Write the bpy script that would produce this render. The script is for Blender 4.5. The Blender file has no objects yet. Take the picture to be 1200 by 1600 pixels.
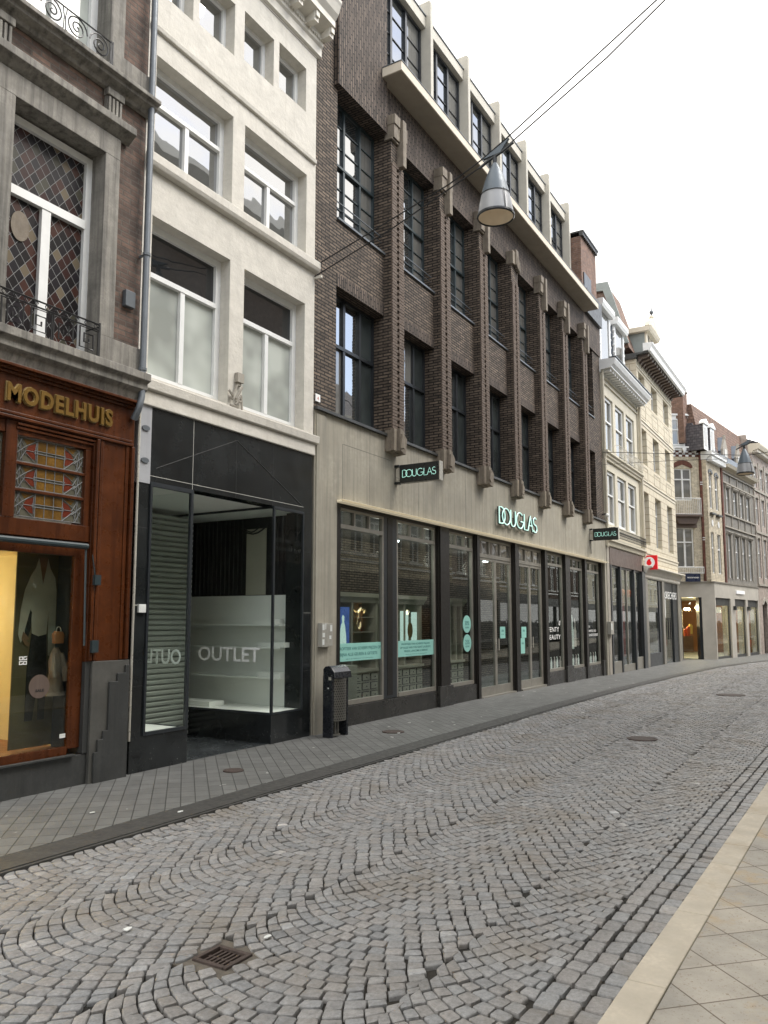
import bpy, math, random, mathutils
from math import sin, cos, pi, radians
random.seed(7)
C = bpy.context.scene.collection
S = bpy.context.scene
# ---------------------------------------------------------------- camera
cam = bpy.data.cameras.new("camera"); camo = bpy.data.objects.new("camera", cam); C.objects.link(camo)
camo.location = (0, 0, 1.6)
camo.rotation_euler = (radians(90 + 6.17), 0, radians(31.04 - 90))
cam.sensor_fit = 'VERTICAL'; cam.sensor_height = 24; cam.lens = 1221 / 1600 * 24
cam.shift_x = 5 / 1600; cam.shift_y = 37 / 1600
cam.clip_start = 0.05; cam.clip_end = 3000
S.camera = camo
# ---------------------------------------------------------------- world, sun, exposure
SUN_EL, SUN_AZ = 52, -62          # elevation, azimuth of the sun measured from +X (street) towards +Y
w = bpy.data.worlds.new("World"); S.world = w; w.use_nodes = True
nt = w.node_tree; nt.nodes.clear()
out = nt.nodes.new('ShaderNodeOutputWorld')
sky = nt.nodes.new('ShaderNodeTexSky'); sky.sky_type = 'NISHITA'; sky.sun_disc = False
sky.sun_elevation = radians(SUN_EL); sky.sun_rotation = radians(90 - SUN_AZ)
bg1 = nt.nodes.new('ShaderNodeBackground'); bg1.inputs[1].default_value = 0.15
bg2 = nt.nodes.new('ShaderNodeBackground'); bg2.inputs[0].default_value = (1.0, 0.975, 0.935, 1); bg2.inputs[1].default_value = 1.0
mixs = nt.nodes.new('ShaderNodeMixShader')
tc = nt.nodes.new('ShaderNodeTexCoord')
no = nt.nodes.new('ShaderNodeTexNoise'); no.inputs['Scale'].default_value = 2.6; no.inputs['Detail'].default_value = 7; no.inputs['Roughness'].default_value = 0.55
mp = nt.nodes.new('ShaderNodeMapping'); mp.inputs['Scale'].default_value = (1, 1, 1.8); mp.inputs['Location'].default_value = (3.1, 0.4, 0.7)
rp = nt.nodes.new('ShaderNodeValToRGB'); rp.color_ramp.elements[0].position = 0.42; rp.color_ramp.elements[1].position = 0.56
rp.color_ramp.elements[0].color = (0.22, 0.22, 0.22, 1)
nt.links.new(tc.outputs['Generated'], mp.inputs[0]); nt.links.new(mp.outputs[0], no.inputs['Vector'])
nt.links.new(no.outputs[0], rp.inputs[0])
# clouds close to solid towards the street's far end, broken up the other way
sp = nt.nodes.new('ShaderNodeSeparateXYZ'); nt.links.new(tc.outputs['Generated'], sp.inputs[0])
mr = nt.nodes.new('ShaderNodeMapRange'); mr.inputs[1].default_value = -0.45; mr.inputs[2].default_value = -0.12; nt.links.new(sp.outputs[1], mr.inputs[0])
mx = nt.nodes.new('ShaderNodeMath'); mx.operation = 'MAXIMUM'; nt.links.new(rp.outputs[0], mx.inputs[0]); nt.links.new(mr.outputs[0], mx.inputs[1])
nt.links.new(sky.outputs[0], bg1.inputs[0]); nt.links.new(mx.outputs[0], mixs.inputs[0])
n2 = nt.nodes.new('ShaderNodeTexNoise'); n2.inputs['Scale'].default_value = 2.2; n2.inputs['Detail'].default_value = 5; nt.links.new(mp.outputs[0], n2.inputs['Vector'])
r2 = nt.nodes.new('ShaderNodeValToRGB'); r2.color_ramp.elements[0].position = 0.33; r2.color_ramp.elements[1].position = 0.47; r2.color_ramp.elements[0].color = (0.50, 0.49, 0.475, 1); r2.color_ramp.elements[1].color = (1, 0.975, 0.935, 1)
nt.links.new(n2.outputs[0], r2.inputs[0]); nt.links.new(r2.outputs[0], bg2.inputs[0])
nt.links.new(bg1.outputs[0], mixs.inputs[1]); nt.links.new(bg2.outputs[0], mixs.inputs[2]); nt.links.new(mixs.outputs[0], out.inputs[0])
sl = bpy.data.lights.new("sun", 'SUN'); sl.energy = 1.6; sl.angle = radians(35); sl.color = (1, 0.95, 0.88)
so = bpy.data.objects.new("sun", sl); C.objects.link(so)
sd = mathutils.Vector((cos(radians(SUN_AZ)) * cos(radians(SUN_EL)), sin(radians(SUN_AZ)) * cos(radians(SUN_EL)), sin(radians(SUN_EL))))
so.rotation_euler = sd.to_track_quat('Z', 'Y').to_euler(); so.location = (0, 0, 60)
vs = S.view_settings; vs.view_transform = 'Standard'; vs.look = 'None'; vs.exposure = 1.32; vs.gamma = 1; vs.use_curve_mapping = False
# ---------------------------------------------------------------- materials
MATS = {}
def newmat(name):
    m = bpy.data.materials.new(name); m.use_nodes = True; n = m.node_tree
    b = n.nodes['Principled BSDF']; MATS[name] = m
    return m, n, b
def wallcoord(n, rot=0.0, vert=False):
    g = n.nodes.new('ShaderNodeNewGeometry')
    def rotv(sock):
        if not rot: return sock
        r = n.nodes.new('ShaderNodeVectorRotate'); r.rotation_type = 'Z_AXIS'; r.inputs['Angle'].default_value = -radians(rot)
        n.links.new(sock, r.inputs['Vector']); return r.outputs[0]
    p = n.nodes.new('ShaderNodeSeparateXYZ'); n.links.new(rotv(g.outputs['Position']), p.inputs[0])
    q = n.nodes.new('ShaderNodeSeparateXYZ'); n.links.new(rotv(g.outputs['True Normal']), q.inputs[0])
    a = n.nodes.new('ShaderNodeMath'); a.operation = 'ABSOLUTE'; n.links.new(q.outputs[0], a.inputs[0])
    gt = n.nodes.new('ShaderNodeMath'); gt.operation = 'GREATER_THAN'; gt.inputs[1].default_value = 0.65; n.links.new(a.outputs[0], gt.inputs[0])
    az = n.nodes.new('ShaderNodeMath'); az.operation = 'ABSOLUTE'; n.links.new(q.outputs[2], az.inputs[0])
    gz = n.nodes.new('ShaderNodeMath'); gz.operation = 'GREATER_THAN'; gz.inputs[1].default_value = 0.8; n.links.new(az.outputs[0], gz.inputs[0])
    def mixf(f, x, y):
        m = n.nodes.new('ShaderNodeMix'); m.data_type = 'FLOAT'
        n.links.new(f, m.inputs[0]); n.links.new(x, m.inputs[2]); n.links.new(y, m.inputs[3]); return m.outputs[0]
    u = mixf(gt.outputs[0], p.outputs[0], p.outputs[1]); v = mixf(gz.outputs[0], p.outputs[2], p.outputs[1])
    c = n.nodes.new('ShaderNodeCombineXYZ')
    n.links.new(u, c.inputs[1 if vert else 0]); n.links.new(v, c.inputs[0 if vert else 1])
    return c.outputs[0]
def mixc(n, f, a, b, mode='MIX'):
    m = n.nodes.new('ShaderNodeMix'); m.data_type = 'RGBA'; m.blend_type = mode
    for s, v in ((0, f), (6, a), (7, b)):
        if hasattr(v, 'links') or hasattr(v, 'is_linked'): n.links.new(v, m.inputs[s])
        else: m.inputs[s].default_value = v if s == 0 else (*v[:3], 1)
    return m.outputs[2]
def noise(n, vec, scale, detail=4, rough=0.6, sc=None):
    t = n.nodes.new('ShaderNodeTexNoise'); t.inputs['Scale'].default_value = scale; t.inputs['Detail'].default_value = detail; t.inputs['Roughness'].default_value = rough
    if sc:
        mp = n.nodes.new('ShaderNodeMapping'); mp.inputs['Scale'].default_value = sc; n.links.new(vec, mp.inputs[0]); vec = mp.outputs[0]
    n.links.new(vec, t.inputs['Vector']); return t.outputs[0]
def ramp(n, f, p0, p1, c0=(0, 0, 0), c1=(1, 1, 1)):
    r = n.nodes.new('ShaderNodeValToRGB'); e = r.color_ramp.elements
    e[0].position = p0; e[1].position = p1; e[0].color = (*c0, 1); e[1].color = (*c1, 1)
    n.links.new(f, r.inputs[0]); return r.outputs[0]
def bump(n, b, h, strength=0.3, dist=0.01, chain=None):
    k = n.nodes.new('ShaderNodeBump'); k.inputs['Strength'].default_value = strength; k.inputs['Distance'].default_value = dist
    n.links.new(h, k.inputs['Height'])
    if chain: n.links.new(chain, k.inputs['Normal'])
    n.links.new(k.outputs[0], b.inputs['Normal']); return k.outputs[0]
def pos(n): return n.nodes.new('ShaderNodeNewGeometry').outputs['Position']
def pm(name, col, rough=0.6, var=0.2, scale=3.0, metal=0.0, bmp=0.15, bscale=60, streak=0.0, scol=(0.03, 0.03, 0.03), emis=None, spec=0.5, dirt=0.0):
    m, n, b = newmat(name); P = pos(n)
    lo = tuple(c * (1 - var) for c in col); hi = tuple(min(1, c * (1 + var * 0.7)) for c in col)
    c = mixc(n, ramp(n, noise(n, P, scale), 0.3, 0.7), lo, hi)
    c = mixc(n, ramp(n, noise(n, P, scale * 9, 3), 0.35, 0.75), c, tuple(x * (1 - var * 0.5) for x in col)) if var > 0.12 else c
    if streak:
        f = ramp(n, noise(n, P, 1.0, 5, 0.65, sc=(14, 14, 0.5)), 0.45, 0.72)
        k = n.nodes.new('ShaderNodeMath'); k.operation = 'MULTIPLY'; k.inputs[1].default_value = streak; n.links.new(f, k.inputs[0])
        c = mixc(n, k.outputs[0], c, scol)
    if dirt:
        f = ramp(n, noise(n, P, 1.7, 8, 0.75), 0.55, 0.8)
        k = n.nodes.new('ShaderNodeMath'); k.operation = 'MULTIPLY'; k.inputs[1].default_value = dirt; n.links.new(f, k.inputs[0])
        c = mixc(n, k.outputs[0], c, scol)
    n.links.new(c, b.inputs['Base Color'])
    rr = ramp(n, noise(n, P, scale * 3), 0.3, 0.7, (max(0.02, rough * 0.8),) * 3, (min(1, rough * 1.2),) * 3); n.links.new(rr, b.inputs['Roughness'])
    b.inputs['Metallic'].default_value = metal; b.inputs['Specular IOR Level'].default_value = spec
    if bmp: bump(n, b, noise(n, P, bscale, 4), bmp, 0.006)
    if emis:
        b.inputs['Emission Color'].default_value = (*emis[:3], 1); b.inputs['Emission Strength'].default_value = emis[3]
    return m
def brick(name, c1, c2, mortar, bw=0.21, bh=0.054, ms=0.007, rot=0.0, vert=False, bstr=0.8, rough=0.85, stain=0.35, off=0.5, var=(0.6, 1.25)):
    m, n, b = newmat(name); uv = wallcoord(n, rot, vert)
    t = n.nodes.new('ShaderNodeTexBrick'); t.offset = off
    nz = n.nodes.new('ShaderNodeTexNoise'); nz.inputs['Scale'].default_value = 9; n.links.new(uv, nz.inputs['Vector'])
    d = n.nodes.new('ShaderNodeVectorMath'); d.operation = 'MULTIPLY_ADD'; d.inputs[1].default_value = (0.006, 0.006, 0); n.links.new(nz.outputs['Color'], d.inputs[0]); n.links.new(uv, d.inputs[2])
    n.links.new(d.outputs[0], t.inputs['Vector'])
    for k, v in (('Scale', 1.0), ('Mortar Size', ms), ('Mortar Smooth', 0.1), ('Bias', 0.0), ('Brick Width', bw), ('Row Height', bh)): t.inputs[k].default_value = v
    t.inputs['Color1'].default_value = (*c1, 1); t.inputs['Color2'].default_value = (*c2, 1); t.inputs['Mortar'].default_value = (*mortar, 1)
    P = pos(n)
    v = ramp(n, noise(n, P, 6, 6, 0.7), 0.3, 0.7, (var[0],) * 3, (var[1],) * 3)
    c = mixc(n, 1.0, t.outputs['Color'], v, 'MULTIPLY')
    f = ramp(n, noise(n, P, 1.3, 6, 0.7), 0.5, 0.75)
    k = n.nodes.new('ShaderNodeMath'); k.operation = 'MULTIPLY'; k.inputs[1].default_value = stain; n.links.new(f, k.inputs[0])
    c = mixc(n, k.outputs[0], c, tuple(x * 0.45 for x in c1))
    n.links.new(c, b.inputs['Base Color']); b.inputs['Roughness'].default_value = rough
    inv = n.nodes.new('ShaderNodeMath'); inv.operation = 'SUBTRACT'; inv.inputs[0].default_value = 1; n.links.new(t.outputs['Fac'], inv.inputs[1])
    k1 = bump(n, b, noise(n, P, 90, 3), 0.25, 0.004)
    bump(n, b, inv.outputs[0], bstr, 0.012, k1)
    return m
def glass(name, ior=1.7, tint=(0.85, 0.9, 0.88), rough=0.0, wob=0.0):
    m, n, b = newmat(name); n.nodes.remove(b)
    o = n.nodes['Material Output']
    tr = n.nodes.new('ShaderNodeBsdfTransparent'); tr.inputs[0].default_value = (*tint, 1)
    gl = n.nodes.new('ShaderNodeBsdfGlossy'); gl.inputs['Roughness'].default_value = rough
    fr = n.nodes.new('ShaderNodeFresnel'); fr.inputs[0].default_value = ior
    mi = n.nodes.new('ShaderNodeMixShader')
    g = n.nodes.new('ShaderNodeNewGeometry')
    # same reflectance seen from either side of the thin sheet
    mm_ = n.nodes.new('ShaderNodeMath'); mm_.operation = 'MULTIPLY_ADD'; mm_.inputs[1].default_value = 1 / ior - ior; mm_.inputs[2].default_value = ior
    n.links.new(g.outputs['Backfacing'], mm_.inputs[0]); n.links.new(mm_.outputs[0], fr.inputs[0])
    n.links.new(fr.outputs[0], mi.inputs[0]); n.links.new(tr.outputs[0], mi.inputs[1]); n.links.new(gl.outputs[0], mi.inputs[2]); n.links.new(mi.outputs[0], o.inputs[0])
    if wob:
        k = n.nodes.new('ShaderNodeBump'); k.inputs['Strength'].default_value = wob; k.inputs['Distance'].default_value = 0.02
        n.links.new(noise(n, g.outputs['Position'], 2.2, 1), k.inputs['Height']); n.links.new(k.outputs[0], gl.inputs['Normal'])
    return m
def winglass(name, base=(0.02, 0.024, 0.025), ior=2.1, wob=0.12, curtain=None, refl=(1, 1, 1)):
    """opaque dark pane: room darkness behind, mirror-like front"""
    m, n, b = newmat(name); n.nodes.remove(b); o = n.nodes['Material Output']
    df = n.nodes.new('ShaderNodeBsdfDiffuse'); gl = n.nodes.new('ShaderNodeBsdfGlossy'); gl.inputs['Roughness'].default_value = 0.015; gl.inputs[0].default_value = (*refl, 1)
    P = pos(n)
    if curtain:
        f = ramp(n, noise(n, P, 1.0, 2, 0.5, sc=(30, 30, 0.4)), 0.35, 0.65, tuple(c * 0.8 for c in base), base); n.links.new(f, df.inputs[0])
    else: n.links.new(mixc(n, ramp(n, noise(n, P, 1.5, 2), 0.35, 0.65), base, tuple(c * 1.8 for c in base)), df.inputs[0])
    fr = n.nodes.new('ShaderNodeFresnel'); fr.inputs[0].default_value = ior
    k = n.nodes.new('ShaderNodeBump'); k.inputs['Strength'].default_value = wob; k.inputs['Distance'].default_value = 0.02
    n.links.new(noise(n, P, 2.4, 1), k.inputs['Height']); n.links.new(k.outputs[0], gl.inputs['Normal'])
    mi = n.nodes.new('ShaderNodeMixShader'); n.links.new(fr.outputs[0], mi.inputs[0]); n.links.new(df.outputs[0], mi.inputs[1]); n.links.new(gl.outputs[0], mi.inputs[2]); n.links.new(mi.outputs[0], o.inputs[0])
    return m
def granite(name, col, rough, seams=()):
    """polished slab; white dust specks low down are dirt on the stone"""
    m, n, b = newmat(name); P = pos(n)
    c = mixc(n, ramp(n, noise(n, P, 2.5, 6), 0.35, 0.7), col, tuple(x * 2.0 for x in col))
    v = n.nodes.new('ShaderNodeTexVoronoi'); v.inputs['Scale'].default_value = 34; n.links.new(P, v.inputs['Vector'])
    sp = n.nodes.new('ShaderNodeSeparateXYZ'); n.links.new(P, sp.inputs[0])
    hz = ramp(n, sp.outputs[2], 0.0, 0.30, (1, 1, 1), (0, 0, 0))
    dot = ramp(n, v.outputs['Distance'], 0.10, 0.16, (1, 1, 1), (0, 0, 0))
    pk = ramp(n, noise(n, P, 5, 5, 0.7), 0.52, 0.6)
    mm = mixc(n, 1.0, dot, hz, 'MULTIPLY'); mm = mixc(n, 1.0, mm, pk, 'MULTIPLY')
    sx = n.nodes.new('ShaderNodeSeparateColor'); n.links.new(mm, sx.inputs[0])
    c = mixc(n, sx.outputs[0], c, (0.5, 0.5, 0.47))
    n.links.new(c, b.inputs['Base Color']); b.inputs['Roughness'].default_value = rough
    n.links.new(ramp(n, noise(n, P, 4, 5), 0.3, 0.75, (rough * 0.6,) * 3, (rough * 1.6,) * 3), b.inputs['Roughness'])
    return m
brick('brick_dark', (0.185, 0.140, 0.104), (0.088, 0.066, 0.049), (0.008, 0.007, 0.006), bw=0.2, bh=0.0535, ms=0.0105, bstr=1.0, var=(0.5, 1.35))
brick('brick_dark_upright', (0.165, 0.125, 0.098), (0.075, 0.057, 0.045), (0.006, 0.005, 0.005), bw=0.2, bh=0.0535, ms=0.010, vert=True, bstr=1.0, stain=0.5)
pm('brick_relief', (0.135, 0.102, 0.08), 0.85, 0.4, 14, bmp=0.3)
brick('brick_red', (0.16, 0.10, 0.075), (0.07, 0.048, 0.039), (0.10, 0.085, 0.07), bw=0.21, bh=0.058, ms=0.008, stain=0.6, var=(0.5, 1.3))
brick('brick_orange', (0.235, 0.13, 0.09), (0.165, 0.09, 0.065), (0.19, 0.155, 0.13), bw=0.21, bh=0.06, ms=0.008)
brick('brick_brown', (0.2, 0.115, 0.085), (0.14, 0.09, 0.07), (0.2, 0.17, 0.14), bw=0.21, bh=0.06, ms=0.008)
brick('brick_cream', (0.60, 0.54, 0.41), (0.54, 0.48, 0.36), (0.36, 0.31, 0.25), rot=-7.6, bw=0.24, bh=0.07)
brick('brick_pilaster_red', (0.17, 0.06, 0.04), (0.13, 0.045, 0.032), (0.1, 0.05, 0.035), rot=-7.6)
brick('brick_rose', (0.40, 0.33, 0.285), (0.35, 0.29, 0.25), (0.40, 0.36, 0.32), rot=-7.6, stain=0.15)
brick('roof_tiles_brown', (0.235, 0.15, 0.11), (0.165, 0.105, 0.08), (0.08, 0.045, 0.035), bw=0.22, bh=0.16, ms=0.012)
brick('roof_slate', (0.13, 0.12, 0.13), (0.085, 0.08, 0.09), (0.03, 0.03, 0.035), bw=0.2, bh=0.13, ms=0.01, rot=-7.6)
brick('cream_ashlar', (0.62, 0.565, 0.44), (0.59, 0.535, 0.415), (0.36, 0.29, 0.19), bw=0.62, bh=0.27, ms=0.012, stain=0.12, var=(0.88, 1.08))
brick('plaster_white', (0.60, 0.575, 0.515), (0.585, 0.56, 0.50), (0.58, 0.555, 0.495), bw=0.24, bh=0.065, ms=0.010, bstr=0.07, rough=0.75, stain=0.10, var=(0.86, 1.06))
n = MATS['plaster_white'].node_tree; b = n.nodes['Principled BSDF']; lk = b.inputs['Base Color'].links[0].from_socket; P = pos(n)
f = ramp(n, noise(n, P, 1.0, 6, 0.7, sc=(9, 9, 0.35)), 0.56, 0.78); k = n.nodes.new('ShaderNodeMath'); k.operation = 'MULTIPLY'; k.inputs[1].default_value = 0.5; n.links.new(f, k.inputs[0])
c = mixc(n, k.outputs[0], lk, (0.38, 0.35, 0.29)); f = ramp(n, noise(n, P, 2.3, 9, 0.8), 0.64, 0.70); k = n.nodes.new('ShaderNodeMath'); k.operation = 'MULTIPLY'; k.inputs[1].default_value = 0.35; n.links.new(f, k.inputs[0])
c = mixc(n, k.outputs[0], c, (0.42, 0.40, 0.35)); n.links.new(c, b.inputs['Base Color'])
nl = b.inputs['Normal'].links[0].from_socket; bump(n, b, noise(n, P, 5, 7, 0.7), 0.5, 0.03, nl)
pm('plaster_cream', (0.60, 0.56, 0.45), 0.75, 0.08, 2, bmp=0.1)
pm('cream_trim', (0.62, 0.57, 0.46), 0.75, 0.08, 2, bmp=0.1)
pm('stone_grey', (0.245, 0.232, 0.205), 0.85, 0.35, 5, bmp=0.4, bscale=35, streak=0.9, scol=(0.055, 0.053, 0.048), dirt=0.7)
pm('stone_dark', (0.042, 0.044, 0.043), 0.45, 0.4, 3, bmp=0.15, streak=0.25, scol=(0.09, 0.088, 0.08))
pm('stone_pier', (0.078, 0.077, 0.07), 0.5, 0.35, 2.5, bmp=0.15, streak=0.2, scol=(0.13, 0.125, 0.11))
pm('stone_light', (0.34, 0.315, 0.27), 0.85, 0.2, 4, bmp=0.25, streak=0.3, scol=(0.13, 0.12, 0.1))
pm('stone_carved', (0.19, 0.16, 0.125), 0.8, 0.35, 8, bmp=0.5, bscale=25, streak=0.6, scol=(0.33, 0.29, 0.22))
pm('concrete_fascia', (0.345, 0.322, 0.262), 0.8, 0.22, 1.6, bmp=0.25, bscale=50, streak=0.75, scol=(0.19, 0.18, 0.15), dirt=0.45)
pm('canopy_concrete', (0.62, 0.56, 0.46), 0.7, 0.08, 4, bmp=0.1)
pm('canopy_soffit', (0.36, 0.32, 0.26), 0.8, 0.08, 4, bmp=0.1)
pm('glow_strip', (0.78, 0.70, 0.52), 0.5, 0.05, 4, bmp=0, emis=(1, .86, .6, .10))  # pale fascia edge strip, brightened by a slight added emission
pm('fin_grey', (0.50, 0.475, 0.41), 0.7, 0.08, 4, bmp=0.1)
pm('bronze_metal', (0.024, 0.021, 0.018), 0.38, 0.2, 5, metal=0.5, bmp=0)
pm('bronze_light', (0.27, 0.255, 0.22), 0.4, 0.12, 5, metal=0.35, bmp=0)
pm('steel_black', (0.022, 0.026, 0.03), 0.35, 0.2, 6, bmp=0)
pm('steel_teal', (0.03, 0.045, 0.05), 0.35, 0.2, 6, bmp=0)
pm('wood_mahogany', (0.085, 0.025, 0.0075), 0.3, 0.45, 3, bmp=0.08, streak=0.9, scol=(0.03, 0.008, 0.003), spec=0.3)
pm('paint_white', (0.72, 0.73, 0.72), 0.4, 0.06, 6, bmp=0.04)
pm('paint_offwhite', (0.64, 0.61, 0.54), 0.6, 0.1, 6, bmp=0.1)
pm('zinc', (0.12, 0.135, 0.15), 0.45, 0.12, 6, metal=0.3, bmp=0.05)
pm('zinc_blue', (0.17, 0.2, 0.24), 0.5, 0.2, 3, bmp=0.05)
pm('lead_grey', (0.24, 0.27, 0.26), 0.6, 0.12, 3, bmp=0.05)
pm('plate_grey', (0.36, 0.37, 0.39), 0.5, 0.1, 4, bmp=0.05, streak=0.3, scol=(0.22, 0.22, 0.23))
pm('mortar', (0.12, 0.105, 0.085), 0.9, 0.4, 25, bmp=0.5, bscale=90)
pm('iron_black', (0.015, 0.015, 0.016), 0.4, 0.2, 6, bmp=0)
pm('iron_rust', (0.06, 0.042, 0.035), 0.7, 0.35, 20, bmp=0.3)
pm('gold_letter', (0.2, 0.115, 0.024), 0.35, 0.15, 10, metal=0.45, bmp=0)
pm('gold_edge', (0.38, 0.28, 0.12), 0.35, 0.1, 10, metal=0.4, bmp=0)
pm('white_board', (0.84, 0.85, 0.80), 0.5, 0.04, 2, bmp=0)
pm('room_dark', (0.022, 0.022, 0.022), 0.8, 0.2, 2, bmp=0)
pm('room_grey', (0.10, 0.10, 0.095), 0.8, 0.1, 2, bmp=0)
pm('cabinet_cream', (0.46, 0.44, 0.36), 0.5, 0.06, 3, bmp=0)
pm('warm_wall', (0.80, 0.68, 0.40), 0.7, 0.06, 2, bmp=0)
pm('poster_paper', (0.10, 0.078, 0.036), 0.5, 0.2, 1.5, bmp=0)
pm('cloth_white', (0.36, 0.32, 0.24), 0.8, 0.12, 6, bmp=0.1)
pm('cloth_black', (0.013, 0.011, 0.008), 0.8, 0.2, 6, bmp=0.1)
pm('cloth_beige', (0.25, 0.185, 0.14), 0.8, 0.2, 9, bmp=0.3, bscale=14)
pm('leather_tan', (0.36, 0.15, 0.06), 0.4, 0.15, 9, bmp=0.1)
pm('skin_print', (0.16, 0.085, 0.04), 0.6, 0.1, 9, bmp=0)
pm('mint', (0.29, 0.60, 0.53), 0.5, 0.03, 2, bmp=0)
pm('ink_teal', (0.05, 0.20, 0.19), 0.5, 0.03, 2, bmp=0)
pm('vinyl_white', (0.88, 0.88, 0.87), 0.5, 0.03, 2, bmp=0)
pm('vinyl_blush', (0.72, 0.60, 0.58), 0.5, 0.06, 9, bmp=0)
pm('sign_black', (0.013, 0.016, 0.016), 0.3, 0.1, 3, bmp=0)
pm('sign_navy', (0.02, 0.028, 0.06), 0.3, 0.1, 3, bmp=0)
pm('sign_steel', (0.5, 0.48, 0.42), 0.3, 0.08, 3, metal=0.4, bmp=0)
pm('mint_glow', (0.5, 0.85, 0.75), 0.5, 0, 3, bmp=0, emis=(0.42, 0.86, 0.72, 0.18))
pm('letter_glow', (0.6, 0.9, 0.82), 0.5, 0, 3, bmp=0, emis=(0.62, 0.95, 0.85, 0.25))
pm('red_sign', (0.62, 0.01, 0.015), 0.35, 0.03, 3, bmp=0, emis=(0.8, 0.0, 0.01, 0.12))
pm('white_sign', (0.8, 0.8, 0.8), 0.4, 0, 3, bmp=0, emis=(1, 1, 1, 0.08))
pm('lamp_blue', (0.10, 0.125, 0.15), 0.42, 0.1, 3, bmp=0, metal=0.2)
pm('lamp_grey', (0.30, 0.31, 0.325), 0.4, 0.08, 3, bmp=0, metal=0.2)
pm('lamp_inside', (0.74, 0.64, 0.50), 0.5, 0.08, 5, bmp=0, emis=(1, 0.8, 0.55, 0.02))
pm('basket_metal', (0.16, 0.155, 0.135), 0.4, 0.2, 6, metal=0.5, bmp=0.1)
pm('bin_black', (0.012, 0.014, 0.018), 0.28, 0.2, 6, bmp=0)
pm('box_grey', (0.34, 0.33, 0.29), 0.6, 0.15, 6, bmp=0.05, dirt=0.5, scol=(0.1, 0.1, 0.09))
pm('sticker_white', (0.66, 0.68, 0.66), 0.5, 0.1, 30, bmp=0)
pm('warm_lamp', (1, 0.8, 0.5), 0.5, 0, 3, bmp=0, emis=(1.0, 0.66, 0.28, 14))
pm('warm_lamp_small', (1, 0.8, 0.5), 0.5, 0, 3, bmp=0, emis=(1.0, 0.78, 0.45, 9))
pm('cool_lamp', (1, 1, 1), 0.5, 0, 3, bmp=0, emis=(0.9, 0.97, 1.0, 5))
pm('screen_blue', (0.05, 0.1, 0.3), 0.3, 0.9, 7, bmp=0, emis=(0.10, 0.2, 0.62, 0.16))
pm('screen_white', (0.6, 0.75, 0.7), 0.3, 0.2, 6, bmp=0, emis=(0.55, 0.72, 0.66, 0.35))
pm('shop_goods_yellow', (0.75, 0.5, 0.1), 0.6, 0.1, 9)
pm('shop_goods_red', (0.6, 0.1, 0.03), 0.6, 0.1, 9)
pm('shop_wood', (0.3, 0.13, 0.05), 0.6, 0.2, 4)
pm('shop_marble', (0.46, 0.435, 0.385), 0.35, 0.12, 1.5, bmp=0, dirt=0.4, scol=(0.24, 0.22, 0.19))
pm('plastic_red', (0.5, 0.03, 0.02), 0.3, 0.1, 4, bmp=0)
pm('rubber', (0.02, 0.02, 0.02), 0.8, 0.1, 4, bmp=0)
pm('brown_panel', (0.11, 0.08, 0.065), 0.5, 0.1, 2, bmp=0, streak=0.4, scol=(0.16, 0.12, 0.1))
pm('shutter', (0.34, 0.36, 0.32), 0.5, 0.1, 3, bmp=0)
pm('grout', (0.46, 0.46, 0.42), 0.8, 0.2, 5, bmp=0)
pm('seam_dark', (0.006, 0.006, 0.006), 0.6, 0.2, 5, bmp=0)
pm('street_stone', (0.6, 0.6, 0.58), 0.8, 0.2, 5)
pm('glass_amber', (0.15, 0.078, 0.015), 0.2, 0.6, 6, bmp=0.1)
pm('glass_red', (0.12, 0.022, 0.01), 0.25, 0.25, 8, bmp=0.1)
pm('glass_smoke', (0.10, 0.095, 0.07), 0.2, 0.25, 8, bmp=0.1)
pm('lead_came', (0.2, 0.205, 0.205), 0.45, 0.1, 8, metal=0.4, bmp=0)
granite('granite_black', (0.011, 0.0125, 0.013), 0.13)
granite('granite_plinth', (0.019, 0.018, 0.016), 0.3)
granite('floor_black', (0.03, 0.034, 0.036), 0.22)
glass('glass_shop', 1.5); glass('glass_outlet', 1.22, (0.96, 0.98, 0.97))
winglass('pane', ior=4.2); winglass('pane_dark', (0.012, 0.013, 0.014), ior=1.6)
winglass('pane_blind', (0.27, 0.29, 0.27), ior=1.6)
winglass('pane_curtain', (0.16, 0.16, 0.15), ior=2.2, curtain=True)
winglass('pane_screened', (0.03, 0.036, 0.036), ior=1.35)
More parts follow.
